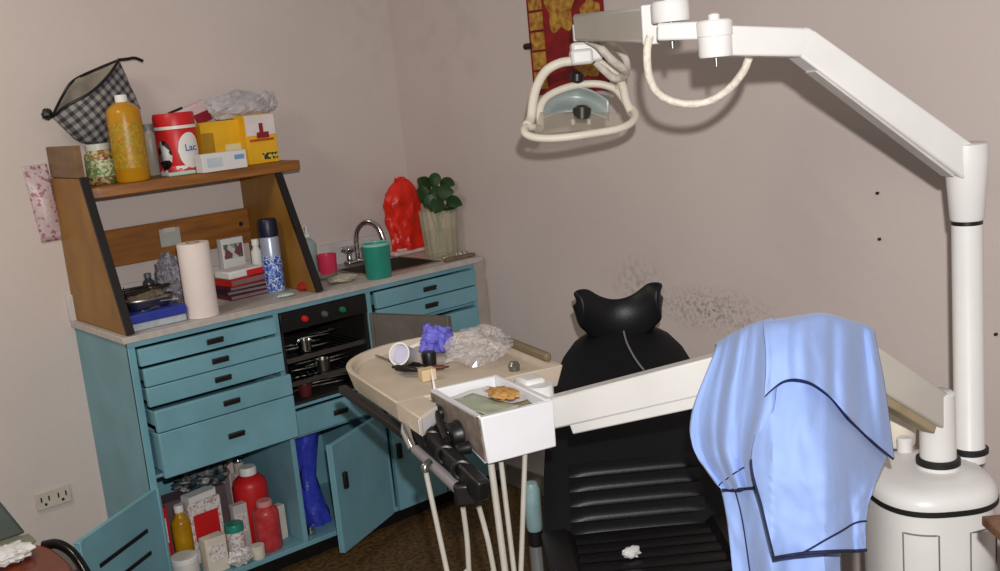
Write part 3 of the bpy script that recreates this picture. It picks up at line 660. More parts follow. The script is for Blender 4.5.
for (xx, zz, lab, m_) in ((-.72, .705, 'small shiny steel cup on upper sterilizer rack at left', chrome), (-.66, .625, 'small steel cup on the lower sterilizer rack', steel), (-.74, .557, 'dark reddish pot on the sterilizer chamber floor', mat('dark_red_pot', (90, 34, 36), .4))):
    one(MB().lathe([(.02, 0), (.026, .042), (.024, .042), (.018, .003), (0, .003)], V((xx, FY+.045, zz)), 20), 'steel_cup', m_, lab, 'cup')

# ================================================================ LOWER COMPARTMENTS
BZ = .0765
bottle('cleaner_bottle', 'amber plastic bottle with white cap at left of the open compartment', 'bottle', 184, 543, BZ, 19, 66, yellow, tooth, neck=.5, capw=.5, y=-.30)
def tub(name, lab, x, y, r, h, m, lid=None, z=BZ, cat='tub', band=None):
    o = thing(name, lab, cat, (x, y, z))
    MB().lathe([(r*.92, 0), (r, .004), (r, h*.8), (r*.96, h*.84)], (x, y, z)).build('tub_body', m, o)
    MB().lathe([(r*1.04, h*.8), (r*1.04, h*.97), (r*.98, h), (0, h)], (x, y, z)).build('tub_lid', lid or tooth, o)
    if band: MB().lathe([(r*1.005, h*.2), (r*1.012, h*.21), (r*1.012, h*.6), (r*1.005, h*.61)], (x, y, z)).build('band', band, o)
    return o
def ax(px, yy): return WY(px, 520, yy).x
tub('white_tub', 'white tub at bottom left front of the open compartment', -1.232, -.39, .042, .085, mat('tub_white', (214, 210, 208), .4))
def crt(name, lab, x, y, w, d, h, m, z=BZ, rz=0, panel=None):
    p = V((x, y, z)); o = thing(name, lab, 'box', p); a = V((math.cos(rz), math.sin(rz), 0)); bb = V((-a.y, a.x, 0))
    MB().obox(p+bb*d/2+V((0, 0, h/2)), a*w/2, bb*d/2, V((0, 0, h/2))).build('carton_body', m, o, bevel=.0015)
    if panel: front_panel(o, p, a, w, .12, .88, h*.35, h*.8, panel)
    return o
speck_w = speckle('printed_white', (224, 220, 216), [(210, 204, 200), (190, 150, 150), (226, 224, 220), (206, 196, 190)], 160)
crt('white_carton', 'cream printed carton at front of the compartment beside white tub', -1.135, -.42, .072, .045, .118, mat('cream_card', (218, 208, 192), .6), panel=speck_w, rz=.05)
crt('red_white_carton', 'white carton with red label behind the cream carton in compartment', -1.105, -.30, .115, .06, .205, speck_w, rz=.04, panel=red)
tub('teal_lid_jar', 'white jar with a teal lid at centre of open compartment', -1.048, -.375, .030, .125, speck_w, tealcup, cat='jar')
bottle('red_bottle', 'large red bottle with white cap in the open compartment', 'bottle', 257, 535, BZ, 34, 74, red, tooth, neck=.5, capw=.5, y=-.27, body=.84)
bottle('pink_bottle', 'squat pinkish red bottle standing before the large red one', 'bottle', 270, 545, BZ, 26, 50, mat('pink_red', (206, 74, 78), .35, rgb2=(180, 40, 46), scale=40), mat('pale_pink', (222, 150, 146), .4), neck=.6, capw=.6, y=-.385, body=.84)
crt('tall_white_carton', 'tall slim white carton right behind the pink bottle', -.900, -.17, .05, .04, .20, paper, panel=speck_w)
crt('small_cream_carton', 'small cream carton at far right of the open compartment', -.868, -.36, .036, .03, .12, mat('cream_card', (218, 208, 192), .6), rz=.25)
crt('pale_vial_box', 'small pale rose box at rear right corner of compartment', -.885, -.09, .06, .04, .235, mat('rose_card', (206, 180, 176), .6), panel=speck_w)
one(crumple(V((-1.06, -.425, BZ)), .045, .018, .028, .35, 41, 24, 14), 'gauze_bundle', speckle('gauze', (206, 200, 196), [(180, 170, 170), (220, 216, 212)], 220), 'crumpled gauze bundle at front beside the teal lidded jar', 'gauze')
crt('mauve_carton', 'wide dull mauve carton at the back of the open compartment', -1.10, -.13, .30, .09, .17, mat('mauve_card', (104, 82, 88), .7))
one(crumple(V((-1.02, -.10, BZ+.172)), .10, .05, .04, .4, 51, 40, 22, fr=3), 'packet_heap', speckle('dark_packets', (60, 70, 74), [(120, 112, 112), (40, 40, 44), (150, 142, 138), (60, 86, 96)], 60), 'dark and silver crumpled packets on the mauve carton', 'bag')
tub('small_pale_jar', 'little pale jar on top of the tall slim white carton', -.900, -.15, .018, .05, mat('pale_jar', (190, 176, 170), .3), chrome, z=BZ+.2005, cat='jar')
crt('grey_carton', 'pale grey carton between teal lidded jar and the red bottle', -.998, -.33, .05, .03, .16, mat('pale_grey_card', (196, 190, 188), .6), panel=speck_w)
crt('red_carton', 'bright red carton at far left rear behind the amber bottle', -1.235, -.21, .08, .05, .19, mat('red_card', (196, 36, 38), .5), rz=.05, panel=speck_w)
crt('flat_white_packet', 'flat white packet lying on top of the red label carton', -1.105, -.295, .10, .05, .022, paper, z=BZ+.2055, rz=.15)
tub('cream_roll', 'cream plaster roll at front right of the gauze bundle', -1.00, -.425, .022, .045, mat('plaster_cream', (214, 204, 190), .7), mat('plaster_cream', (214, 204, 190), .7), cat='roll')
crt('silver_sachet', 'silvery upright sachet between the red bottle and compartment wall', -.872, -.235, .04, .010, .15, mat('silver_film', (186, 184, 184), .25, metal=.6, var=.3, scale=40), rz=-.2)
crt('white_slim_box', 'slim white box standing behind the teal lidded jar', -1.055, -.245, .04, .03, .215, paper, rz=.1, panel=speck_w)
# middle compartment: blue bottle-like things
p = V((WY(318, 512, -.33).x, -.33, BZ))
o = thing('blue_hose_bag', 'bright blue crumpled bag standing in the narrow open compartment', 'bag', p)
def blf(u, v):
    t = u*2*math.pi; r_ = .038*(.75+.5*abs(math.cos(v*math.pi*1.0-.1)))*(1+.2*pnoise(V((math.cos(t)*2, math.sin(t)*2, v*6))))
    return p+V((r_*math.cos(t)-.02*math.sin(v*3), r_*math.sin(t)*.8, v*.33))
MB().grid(blf, 28, 26, cu=True).build('bag_body', mat('blue_film', (58, 70, 190), .3, var=.3, scale=30, bump=.4), o)
MB().tube(spl([p+V((0, 0, .10)), p+V((-.05, -.02, .14)), p+V((-.055, -.02, .2)), p+V((-.03, -.015, .24))], 5), .002, 6).build('tie_string', black, o)
one(MB().lathe([(.03, 0), (.034, .01), (.03, .17), (.026, .21), (.012, .22)], V((WY(307, 500, -.2).x-.0, -.22, BZ)), 20), 'grey_flask', mat('grey_flask', (150, 150, 146), .4), 'pale grey flask at the left behind the blue bag', 'flask')
one(MB().lathe([(.016, 0), (.018, .004), (.016, .03), (0, .032)], V((WY(309, 520, -.40).x, -.40, BZ)), 16), 'foil_cap', chrome, 'shiny foil cap at front of the narrow compartment', 'cap')
one(MB().lathe([(.018, 0), (.02, .02), (.008, .03), (0, .03)], p+V((-.005, 0, .335)), 16), 'red_stopper', red, 'dark red stopper on top of the blue bag', 'stopper')

# ================================================================ WALL THINGS
p = WY(53, 497, 0)
ou = thing('wall_outlet', 'double white power outlet on the wall left of cabinet', 'outlet', p)
MB().bx(p.x-.056, p.x+.056, -.009, -.0005, p.z-.03, p.z+.03).build('cover_plate', mat('ivory_plate', (196, 186, 172), .4), ou, bevel=.003)
for s in (-1, 1):
    q = MB()
    for (dx, dz, hw, hh) in ((-.012, .004, .0022, .008), (.012, .004, .0022, .008), (0, -.014, .004, .004)):
        q.bx(p.x+s*.027+dx-hw, p.x+s*.027+dx+hw, -.0105, -.0085, p.z+dz-hh, p.z+dz+hh)
    q.build('socket_holes', black, ou)
# pink packet hanging on the wall behind the hutch
hp = thing('hanging_packet', 'pale pink printed packet hanging on wall left of the hutch', 'packet', (-1.365, -.01, 1.17))
def hpf(u, v):
    x = -1.398+.076*u+.02*(1-v); z = 1.165+.245*v
    return V((x, -.004-.02*math.sin(math.pi*u)*math.sin(math.pi*min(1, v*1.2)), z))
MB().grid(hpf, 10, 14).build('wrapper', speckle('pink_print', (206, 178, 184), [(196, 176, 178), (164, 110, 124), (190, 172, 172), (196, 178, 180), (192, 172, 176)], 110), hp, solid=.003, offs=1)
MB().lathe([(0, 0), (.004, 0), (.004, .012), (0, .013)], V((-1.35, -.0005, 1.402)), 10, axis=V((0, -1, 0))).build('nail', steel, hp)
for (px, py, lab) in ((878, 193, 'upper dark screw in the right wall left of pole'), (880, 239, 'lower dark screw in the right wall left of pole'), (996.5, 334, 'dark nail in the right wall at right edge')):
    p = WX(px, py, WXX)
    one(MB().lathe([(0, -.004), (.004, -.004), (.004, .006), (0, .008)], p, 10, axis=V((-1, 0, 0))), 'wall_screw', black, lab, 'screw', 'screws in the right wall')
# red and gold hanging on the right wall
hg = thing('red_wall_hanging', 'red and gold printed hanging on right wall behind the lamp', 'wall hanging', (WXX, -.98, 1.5))
ya, yb2, za, zb = -.806, -1.150, 1.47, 2.25
redcl = mat('red_cloth_print', (150, 20, 24), .6, rgb2=(100, 10, 14), scale=20)
gold = mat('gold_print', (198, 160, 62), .45, rgb2=(140, 70, 26), scale=55)
MB().bx(WXX-.010, WXX-.001, yb2, ya, za, zb).build('cloth_panel', redcl, hg)
for i in range(12):
    z = za+.02+i*.064
    MB().bx(WXX-.013, WXX-.010, ya-.075, ya-.012, z, z+.056).build('gold_square', gold, hg)
for (yy, zz, ry, rz_) in ((-.965, 1.75, .065, .085), (-.965, 1.98, .07, .08), (-1.10, 1.71, .04, .05), (-1.07, 1.55, .06, .035), (-1.10, 1.86, .03, .06)):
    MB().grid(lambda u, v: V((WXX-.0115-.002*(1-v), yy+ry*v*math.cos(u*6.283)*(1+.18*math.sin(u*6.283*5)), zz+rz_*v*math.sin(u*6.283)*(1+.18*math.sin(u*6.283*5)))), 40, 4, cu=True).build('gold_motif', gold, hg)
MB().tube([V((WXX-.014, ya+.018, 1.633)), V((WXX-.014, ya-.012, 1.633))], .011, 10).build('black_rod', black, hg)

# ================================================================ DENTAL CHAIR
hz = V((math.sin(YAW), math.cos(YAW), 0)); rx = V((math.cos(YAW), -math.sin(YAW), 0)); Z = V((0, 0, 1))
B0 = D(640, 540, 2.60)       # where the back meets the seat
T0 = D(620, 322, 2.98)
cb = V((B0.x, B0.y, 0))
ch = thing('dental_chair', 'black vinyl dental chair with ribbed back below the white arm', 'dental chair', cb)
ud = (T0-B0); Lb = ud.length; ud.normalize(); nd = rx.cross(ud).normalized()
if nd.dot(CAM-B0) < 0: nd = -nd
def outline(w):  # half-width along the back 0..1
    pts = [(0, .232), (.3, .228), (.5, .218), (.62, .205), (.74, .19), (.85, .162), (.93, .125), (.98, .075), (1, .02)]
    for (a_, ra), (b_, rb_) in zip(pts, pts[1:]):
        if a_ <= w <= b_: return ra+(rb_-ra)*(w-a_)/(b_-a_)
    return .02
ctrx = lambda w: B0.lerp(T0, w)
def backf(side):
    def fn(u, v):
        w = v; hw = outline(w); x = (u*2-1)*hw
        bul = .022*(1-(abs(u*2-1))**4)
        if side < 0: return ctrx(w)+rx*x-nd*(.07*(1-(abs(u*2-1))**6)+.012)
        sidebul = .018*max(0, abs(u*2-1)-.68)/.32 if w < .66 else 0
        return ctrx(w)+rx*x+nd*(bul+sidebul)
    return fn
mb = MB().grid(backf(1), 25, 40).grid(backf(-1), 25, 40)
def edge(u, v):   # close the rim
    pass
rim = []
for w in [i/39 for i in range(40)]: rim.append((backf(1)(0, w), backf(-1)(0, w)))
rimr = [(backf(1)(1, i/39), backf(-1)(1, i/39)) for i in range(40)]
for R_ in (rim, rimr):
    for (a_, b_), (c_, d_) in zip(R_, R_[1:]): mb.add([a_, b_, d_, c_], [(0, 1, 2, 3)])
for w in (0, 1):
    f1 = [backf(1)(i/24, w) for i in range(25)]; f2 = [backf(-1)(i/24, w) for i in range(25)]
    for i in range(24): mb.add([f1[i], f1[i+1], f2[i+1], f2[i]], [(0, 1, 2, 3)])
bk = mb.build('backrest', vinyl, ch)
# stitched ribs across the lower back
for i in range(5):
    w0 = .02+i*.062; w1 = w0+.059
    def rf(u, v, w0=w0, w1=w1):
        w = w0+(w1-w0)*v; x = (u*2-1)*(.165)
        return ctrx(w)+rx*x+nd*(.0215+.006*math.sin(math.pi*v)**.5*(1-abs(u*2-1)**8))
    MB().grid(rf, 21, 9).build('padded_rib', vinyl, bk)
# pale piping down the upper back
pts = [ctrx(w)+rx*x_+nd*(.026) for w, x_ in ((.985, .0), (.93, .005), (.86, .012), (.78, .03), (.72, .05))]
MB().tube(spl(pts, 5), .0028, 6).build('piping', mat('grey_piping', (120, 116, 112), .6), bk)
# headrest: cupped pad with raised ends
H0 = D(618, 316, 2.97)
hr_n = nd
def headf(u, v):
    t = u*2-1; x = t*.112
    top = .034+.017*min(1, abs(t)/.8)**2.2-(max(0, abs(t)-.8)/.2)**2*.024; bot = -.080+.040*abs(t)**2.4
    s = bot+(top-bot)*v
    fwdc = .045*abs(t)**2
    s *= 1.06
    return H0+rx*x*1.04+(Z*.9+ud*.1)*s+nd*(fwdc+.02*math.sin(math.pi*v)+.01)
hp_ = MB().grid(headf, 33, 13)
hd = hp_.build('headrest', vinyl, ch, solid=.055, sub=1, offs=0)
MB().tube(spl([headf(.2, 0)+nd*.02-Z*.008, headf(.35, 0)+nd*.02-Z*.014, headf(.5, 0)+nd*.02-Z*.016, headf(.65, 0)+nd*.02-Z*.014, headf(.8, 0)+nd*.02-Z*.008], 6), .0035, 8).build('piping', mat('grey_piping', (120, 116, 112), .6), hd)
MB().beam(H0-nd*.05-Z*.02, H0-nd*.06-ud*.14, .05, .015, upv=nd).build('headrest_bracket', steel, ch, bevel=.003)
# seat and leg rest
SB = B0-Z*.0
def seatf(side):
    def fn(u, v):
        t = u*2-1; hw = .238-.02*v; p_ = SB-hz*(v*.52)+rx*t*hw+Z*(.02+.03*math.sin(v*1.5))
        if side > 0: return p_+Z*(.012*(1-abs(t)**4)+(.02 if abs(t) > .72 else 0))
        return p_-Z*(.085)
    return fn
mb = MB().grid(seatf(1), 25, 20).grid(seatf(-1), 25, 20)
for w in (0, 1):
    f1 = [seatf(1)(i/24, w) for i in range(25)]; f2 = [seatf(-1)(i/24, w) for i in range(25)]
    for i in range(24): mb.add([f1[i], f1[i+1], f2[i+1], f2[i]], [(0, 1, 2, 3)])
    g1 = [seatf(1)(w, i/19) for i in range(20)]; g2 = [seatf(-1)(w, i/19) for i in range(20)]
    for i in range(19): mb.add([g1[i], g1[i+1], g2[i+1], g2[i]], [(0, 1, 2, 3)])
se = mb.build('seat', vinyl, ch)
for i in range(5):
    v0 = .06+i*.11
    MB().grid(lambda u, v: SB-hz*((v0+.1*v)*.52)+rx*(u*2-1)*.16+Z*(.033+.03*math.sin((v0+.1*v)*1.5)+.005*math.sin(math.pi*v)**.5), 15, 7).build('padded_rib', vinyl, se)
MB().prism([SB-hz*.5+rx*.2-Z*.0, SB-hz*.5-rx*.2, SB-hz*.86-rx*.17-Z*.2, SB-hz*.86+rx*.17-Z*.2], -Z*.06).build('leg_rest', vinyl, ch, bevel=.02, seg=3)
pb = V((SB.x, SB.y, 0))-hz*.22
MB().lathe([(.13, .04), (.12, .1), (.09, .14), (.085, SB.z-.07)], pb, 28).build('pedestal', greyp, ch)
MB().obox(pb+Z*.02, rx*.15, hz*.30, Z*.02).build('foot_plate', greyp, ch, bevel=.015)
MB().obox(B0-nd*.075+ud*.12, rx*.13, ud*.14, nd*.012).build('back_plate', darkst, ch, bevel=.004)
cc = D(618, 563, 2.47)
one(crumple(SB-hz*.205-rx*.045+Z*.056, .022, .016, .012, .35, 61, 20, 12), 'white_scrap', paper, 'small crumpled white scrap on the black chair seat', 'tissue')  # small bright blob on the seat, modelled as a white lump
# pale canister beside the chair
p = V((D(534, 520, 2.72).x, D(534, 520, 2.72).y, 0))
cn2 = thing('suction_canister', 'pale teal upright cylinder on stand left of black chair', 'canister', p)
ztop = D(534, 478, 2.72).z; zmid = D(534, 531, 2.72).z
MB().lathe([(.018, zmid), (.021, zmid+.01), (.022, ztop-.02), (.016, ztop-.004), (0, ztop)], p, 24).build('cylinder', mat('pale_teal_metal', (140, 170, 172), .3, var=.25, scale=16), cn2)
MB().lathe([(.0175, zmid-.04), (.0195, zmid-.038), (.0195, zmid), (.0175, zmid+.002)], p, 24).build('black_collar', black, cn2)
MB().lathe([(.075, 0), (.075, .012), (.03, .03), (.019, .05), (.019, zmid-.04)], p, 24).build('stand', mat('dull_chrome', (170, 176, 178), .3, metal=.7), cn2)

# ================================================================ DENTAL UNIT
UZ = .72
PP = V((-.431, -2.530, UZ))
FP = V((-.530, -2.517, UZ))
BC = V((-.545, -2.500, 0))
un = thing('dental_unit', 'off-white dental unit with lamp arm, tray arm and hanging hoses', 'dental unit', BC)
def supr(t, a, b_, e=2.6):
    c_, s__ = math.cos(t), math.sin(t)
    return rx*(a*math.copysign(abs(c_)**(2/e), c_))+hz*(b_*math.copysign(abs(s__)**(2/e), s__))
def hous(prof, n=56, off=V()):
    mb = MB(); vs = []; fs = []
    for (k_, z) in prof:
        for j in range(n): vs.append(BC+off+supr(j*2*math.pi/n, .1135*k_, .130*k_)+Z*z)
    for i in range(len(prof)-1):
        for j in range(n): fs.append((i*n+j, i*n+(j+1) % n, (i+1)*n+(j+1) % n, (i+1)*n+j))
    fs += [tuple(range(n-1, -1, -1)), tuple((len(prof)-1)*n+j for j in range(n))]
    return mb.add(vs, fs)
bh = hous([(.96, .02), (.97, .05), (.985, .6), (.985, .676)]).build('base_housing', white, un)
hous([(1.02, .676), (1.03, .68), (1.03, .69), (1.0, .701), (.93, .710), (.78, .716), (.5, .7195), (.2, .72)]).build('top_cover', white, un)
hous([(1.032, .672), (1.04, .673), (1.04, .682), (1.032, .683)]).build('rubber_band', rubber, un)
for s in (-1, 1):   # recessed door outlines on the front of the housing
    for (a0_, a1_) in ((-2.35, -1.75), (-1.4, -.55)) if s > 0 else ():
        n_ = 14; pts = [BC+supr(a0_+(a1_-a0_)*i/n_, .113, .1295)+Z*.635 for i in range(n_+1)]
        pts = [pts[0]-Z*.5]+pts+[pts[-1]-Z*.5]
        MB().tube(pts, .0016, 6).build('panel_seam', mat('seam_grey', (120, 114, 106), .7), bh)
# cup holder with spittoon cup on the left rear of the top
q0 = G(904, 447, UZ-.005); q0 = V((q0.x, q0.y, UZ-.008))
cu_ = MB().lathe([(.032, 0), (.034, .006), (.037, .086), (.034, .09), (.031, .084), (.028, .01), (0, .01)], q0+hz*.03+rx*.0, 30).build('spittoon_cup', cream, un)
MB().lathe([(.015, 0), (.016, .03), (.012, .034), (0, .034)], q0-hz*.025-rx*.008, 20).build('cup_filler', white, un)
# posts
pt = MB().lathe([(.031, -.015), (.031, .012), (.0285, .016), (.0285, .462)], PP, 32).build('light_post', white, un)
MB().lathe([(.0305, 0), (.0355, .003), (.0355, .012), (.0305, .014)], PP, 32).build('rubber_ring', rubber, pt)
hh_ = .615
MB().lathe([(.029, .470), (.031, .474), (.0395, hh_-.03), (.0395, hh_), (.036, hh_+.002), (0, hh_+.002)], PP, 32).build('post_head', white, pt)
MB().lathe([(.0284, .462), (.0284, .470)], PP, 32).build('black_joint', black, pt)
fp_ = MB().lathe([(.040, -.012), (.040, .008), (.034, .012), (.0325, .14), (.0325, .148), (.028, .152), (0, .152)], FP, 32).build('tray_post', white, un)
MB().lathe([(.034, .004), (.041, .007), (.041, .018), (.034, .02)], FP, 32).build('rubber_ring', rubber, fp_)
# lamp arm
A0 = PP+Z*(hh_-.042)
E1 = D(799, 43, 1.88); J1 = D(717, 41, 1.83)
dirA = (E1-A0).normalized()
ar = MB().beam(A0, E1, .052, .066, w2=.046, h2=.052)
ar.beam(E1-(J1-E1).normalized()*(-.0), J1, .046, .05)
# smooth elbow
ar.lathe([(.0255, -.0228), (.0255, .0228)], E1, 24, axis=dirA.cross(Z).normalized())
ar_o = ar.build('lamp_arm', white, un, bevel=.004)
MB().beam(A0+dirA*.05-Z*.040, E1-dirA*.03-Z*.031, .032, .010, upv=Z).build('arm_underside_channel', mat('underside_shade_tone', (196, 190, 184), .6), ar_o)  # strip under the white arm, shade put into its greyer colour
# joint cans
def can(name, px, py0, py1, wpx, d, par=un, m=white):
    c0 = D(px, py1, d); c1 = D(px, py0, d); h_ = (c1-c0).dot(Z); r_ = wpx/2*d/FPX
    return MB().lathe([(r_*.94, 0), (r_, .004), (r_, h_-.004), (r_*.92, h_), (0, h_)], c0, 32).build(name, m, par), c0, h_, r_
j1, c0, h_, r_ = can('swivel_joint', 716, 20, 57, 34, 1.83)
MB().lathe([(r_*1.06, h_*.55), (r_*1.06, h_*.98)], c0, 32).build('joint_collar', white, j1, bevel=.002)
MB().lathe([(.010, h_), (.010, h_+.009), (.006, h_+.012), (0, h_+.012)], c0, 16).build('joint_bolt', white, j1)
MB().lathe([(.003, -.016), (.004, 0)], c0, 10).build('joint_pin', steel, j1)
ln = MB().beam(D(660, 32, 1.87), D(716, 30, 1.835), .05, .030); ln_o = ln.build('link_arm', white, un, bevel=.004)
j2, c0, h_, r_ = can('swivel_joint', 671, 1, 22, 38, 1.87)
MB().lathe([(.010, h_), (.010, h_+.014), (0, h_+.016)], c0, 16).build('joint_bolt', white, j2)
MB().lathe([(.004, -.045), (.005, -.03), (.006, 0)], c0, 10).build('joint_pin', steel, j2)
G1 = D(657, 24, 1.92); G2 = D(583, 27, 2.55)
sb_ = MB().beam(G1, G2, .05, .064, w2=.046, h2=.062).build('spring_arm', greyp, un, bevel=.006)  # arm turned from the flash; its shade is put into the grey
dg = (G2-G1).normalized()
MB().beam(G1-dg*.004, G1+dg*.006, .056, .07).build('end_plate', white, sb_, bevel=.003)
MB().beam(G2-dg*.006-Z*.012, G2+dg*.008-Z*.012, .05, .04).build('end_cap', white, sb_, bevel=.003)
# hanging cable loop between the joints
def RT(px, py, d): return D(px, py, d)
lp = spl([D(650, 36, 1.9), D(647, 52, 1.9), D(649, 75, 1.92), D(657, 92, 1.94), D(672, 101, 1.95), D(692, 104, 1.95), D(712, 100, 1.94), D(730, 88, 1.92), D(743, 72, 1.9), D(749, 58, 1.885)], 6)
MB().tube(lp, .0072, 12).build('cable_loop', mat('wrapped_cable', (224, 214, 200), .55, var=.22, scale=90, bump=.3, bscale=120), un)
def DL(x, y, d): return D(x, y, d+.13)
# lamp head
LD = 2.45
lh = MB().obox(DL(586, 52, 2.43), rx*.036, hz*.03, Z*.024).obox(DL(581, 57, 2.42), rx*.026, hz*.034, Z*.018).build('lamp_head', white, un, bevel=.007)
ring = [(523, 126, 2.36), (527, 117, 2.38), (534, 114, 2.40), (533, 131, 2.34), (546, 138, 2.33), (575, 137, 2.33), (610, 131, 2.34), (628, 126, 2.36), (635, 116, 2.4), (630, 106, 2.43)]
rpts = spl([DL(540, 128, 2.42), DL(532, 127, 2.38), DL(525, 128, 2.36), DL(526, 134, 2.34), DL(538, 138, 2.33), DL(560, 138, 2.33), DL(590, 134, 2.33), DL(618, 129, 2.345), DL(632, 122, 2.37), DL(635, 113, 2.40), DL(627, 104, 2.43), DL(620, 94, 2.45), DL(613, 88, 2.46), DL(598, 84, 2.46), DL(578, 85, 2.46), DL(560, 90, 2.45), DL(546, 98, 2.44), DL(540, 110, 2.43)], 6, closed=True)
MB().tube(rpts, .0092, 12, closed=True).build('lamp_frame', cream, lh)
MB().tube(spl([DL(574, 61, 2.42), DL(560, 63, 2.42), DL(546, 71, 2.42), DL(537, 86, 2.41), DL(533, 102, 2.4), DL(531, 118, 2.39), DL(527, 125, 2.37)], 6), .011, 12).build('handle_tube', cream, lh)
MB().tube(spl([DL(598, 62, 2.43), DL(612, 70, 2.44), DL(622, 84, 2.43), DL(626, 100, 2.42), DL(631, 112, 2.41)], 6), .010, 12).build('handle_tube', cream, lh)
def refl(u, v):
    a_ = -1+2*u
    px = 575+a_*34; top = 86+13*a_*a_+a_*1.5; bot = 112+9*a_*a_
    if v < 0: v = 0
    return DL(px, top+(bot-top)*v, 2.44+.05*(1-a_*a_)*math.sin(math.pi*min(1, v*.9+.1)))
MB().grid(refl, 24, 10).build('reflector', flat_reflect, lh, solid=.003)
sc_ = MB().lathe([(.012, -.02), (.020, -.014), (.022, .012), (.012, .02), (0, .02)], DL(582, 114, 2.40), 20, axis=up).build('bulb_shield', mat('dark_shield', (52, 50, 44), .4, metal=.5), lh)
for s in (-1, 1): MB().lathe([(.004, -.006), (.005, .006), (0, .008)], DL(581+s*8, 122, 2.39), 10).build('shield_foot', tooth, lh)
MB().lathe([(.008, -.016), (.016, -.01), (.018, .006), (.012, .014), (0, .016)], DL(577, 78, 2.46), 20, axis=up).build('lamp_socket', black, lh)
MB().grid(lambda u, v: DL(540+u*80-(6*v if u < .5 else -6*v), 112+v*(22-6*u), 2.40-.05*v), 12, 6).build('glass_shield', mat('lamp_glass', (190, 180, 160), .1, alpha=.25), lh, solid=.002)
# two flexible tubes looping from the arm to the lamp head
MB().tube(spl([DL(588, 40, 2.36), DL(598, 45, 2.33), DL(610, 58, 2.32), DL(622, 68, 2.34), DL(626, 72, 2.37), DL(623, 77, 2.40), DL(614, 78, 2.42), DL(604, 70, 2.43), DL(596, 62, 2.43)], 6), .0095, 12).build('flexible_tube', mat('ribbed_tube', (206, 198, 186), .5, var=.25, scale=60, bump=.3), lh)
MB().tube(spl([DL(604, 42, 2.38), DL(616, 48, 2.40), DL(625, 58, 2.41), DL(627, 68, 2.43), DL(622, 80, 2.45), DL(618, 90, 2.45)], 6), .0085, 12).build('flexible_tube', mat('ribbed_tube', (206, 198, 186), .5), lh)

# ---------------- tray arm
JT = D(560, 410, 2.17); EL = D(832, 344, 1.83)
PT = FP+Z*.112
d1v = (EL-PT).normalized()
ta = MB().beam(PT-d1v*-.0, EL, .05, .066).build('lower_arm', greyp, un, bevel=.004)  # oblique arm, its dimmer face painted in as grey
MB().beam(PT+d1v*.04-Z*.045, EL-d1v*.02-Z*.045, .034, .02).build('arm_underside_channel', mat('yellowed_channel', (170, 152, 120), .6), ta, bevel=.003)
MB().lathe([(.034, -.05), (.036, -.045), (.036, .022), (.03, .027), (0, .027)], EL-Z*.01, 28).build('elbow_joint', white, un)
d2v = (EL-JT).normalized()
tb = MB().beam(JT-d2v*.02, EL, .05, .062, h2=.066).build('upper_arm', white, un, bevel=.004)
MB().beam(JT+d2v*.035-Z*.037, EL-d2v*.05-Z*.042, .044, .030).build('arm_lower_cover', white, tb, bevel=.003)
# ---------------- control box and tray
ta_, tb__ = V((.97, -.245, 0)).normalized(), V((.245, .97, 0)).normalized()
T0_ = V((-1.236, -1.996, 0))
def TP(a_, b_, z): return T0_+ta_*a_+tb__*b_+Z*z
TZ = .92
bx = MB()
bx.prism([TP(0, 0, TZ), TP(.156, 0, TZ), TP(.154, 0, .826), TP(.006, 0, .826)], tb__*.012)            # front wall
bx.prism([TP(0, .012, TZ), TP(0, .25, TZ), TP(.006, .25, .87), TP(.006, .012, .826)], ta_*.010)
bx.prism([TP(.146, .012, TZ), TP(.146, .25, TZ), TP(.146, .25, .87), TP(.146, .012, .826)], ta_*.010)
bx.prism([TP(.01, .238, TZ), TP(.146, .238, TZ), TP(.146, .238, .87), TP(.01, .238, .87)], tb__*.012)
bx.prism([TP(.01, .012, .895), TP(.146, .012, .895), TP(.146, .238, .895), TP(.01, .238, .895)], -Z*.02)
bo = bx.build('control_box', mat('bright_white_enamel', (229, 227, 230), .35, var=.03), un, bevel=.003)
sp_ = MB().prism([TP(-.001, .004, .915), TP(-.001, .240, .915), TP(.004, .240, .872), TP(.005, .004, .832)], -ta_*.003).build('side_plate', mat('scuffed_plate', (134, 120, 110), .5, var=.4, scale=45), bo)
def knob(px_b, z, r_, l_, m_):
    c = TP(-.004, px_b, z)
    o = MB().lathe([(r_*1.1, 0), (r_*1.1, .005), (r_, .008), (r_*.95, l_), (r_*.7, l_+.003), (0, l_+.003)], c, 24, axis=-ta_).build('knob', m_, bo)
    return o, c
kn, c = knob(.105, .862, .026, .022, black)
MB().lathe([(.012, 0), (.010, .003), (0, .003)], c-ta_*.0255, 16, axis=-ta_).build('knob_cap', steel, kn)
knob(.19, .885, .013, .02, black); knob(.062, .846, .012, .026, black); knob(.225, .895, .008, .016, chrome)
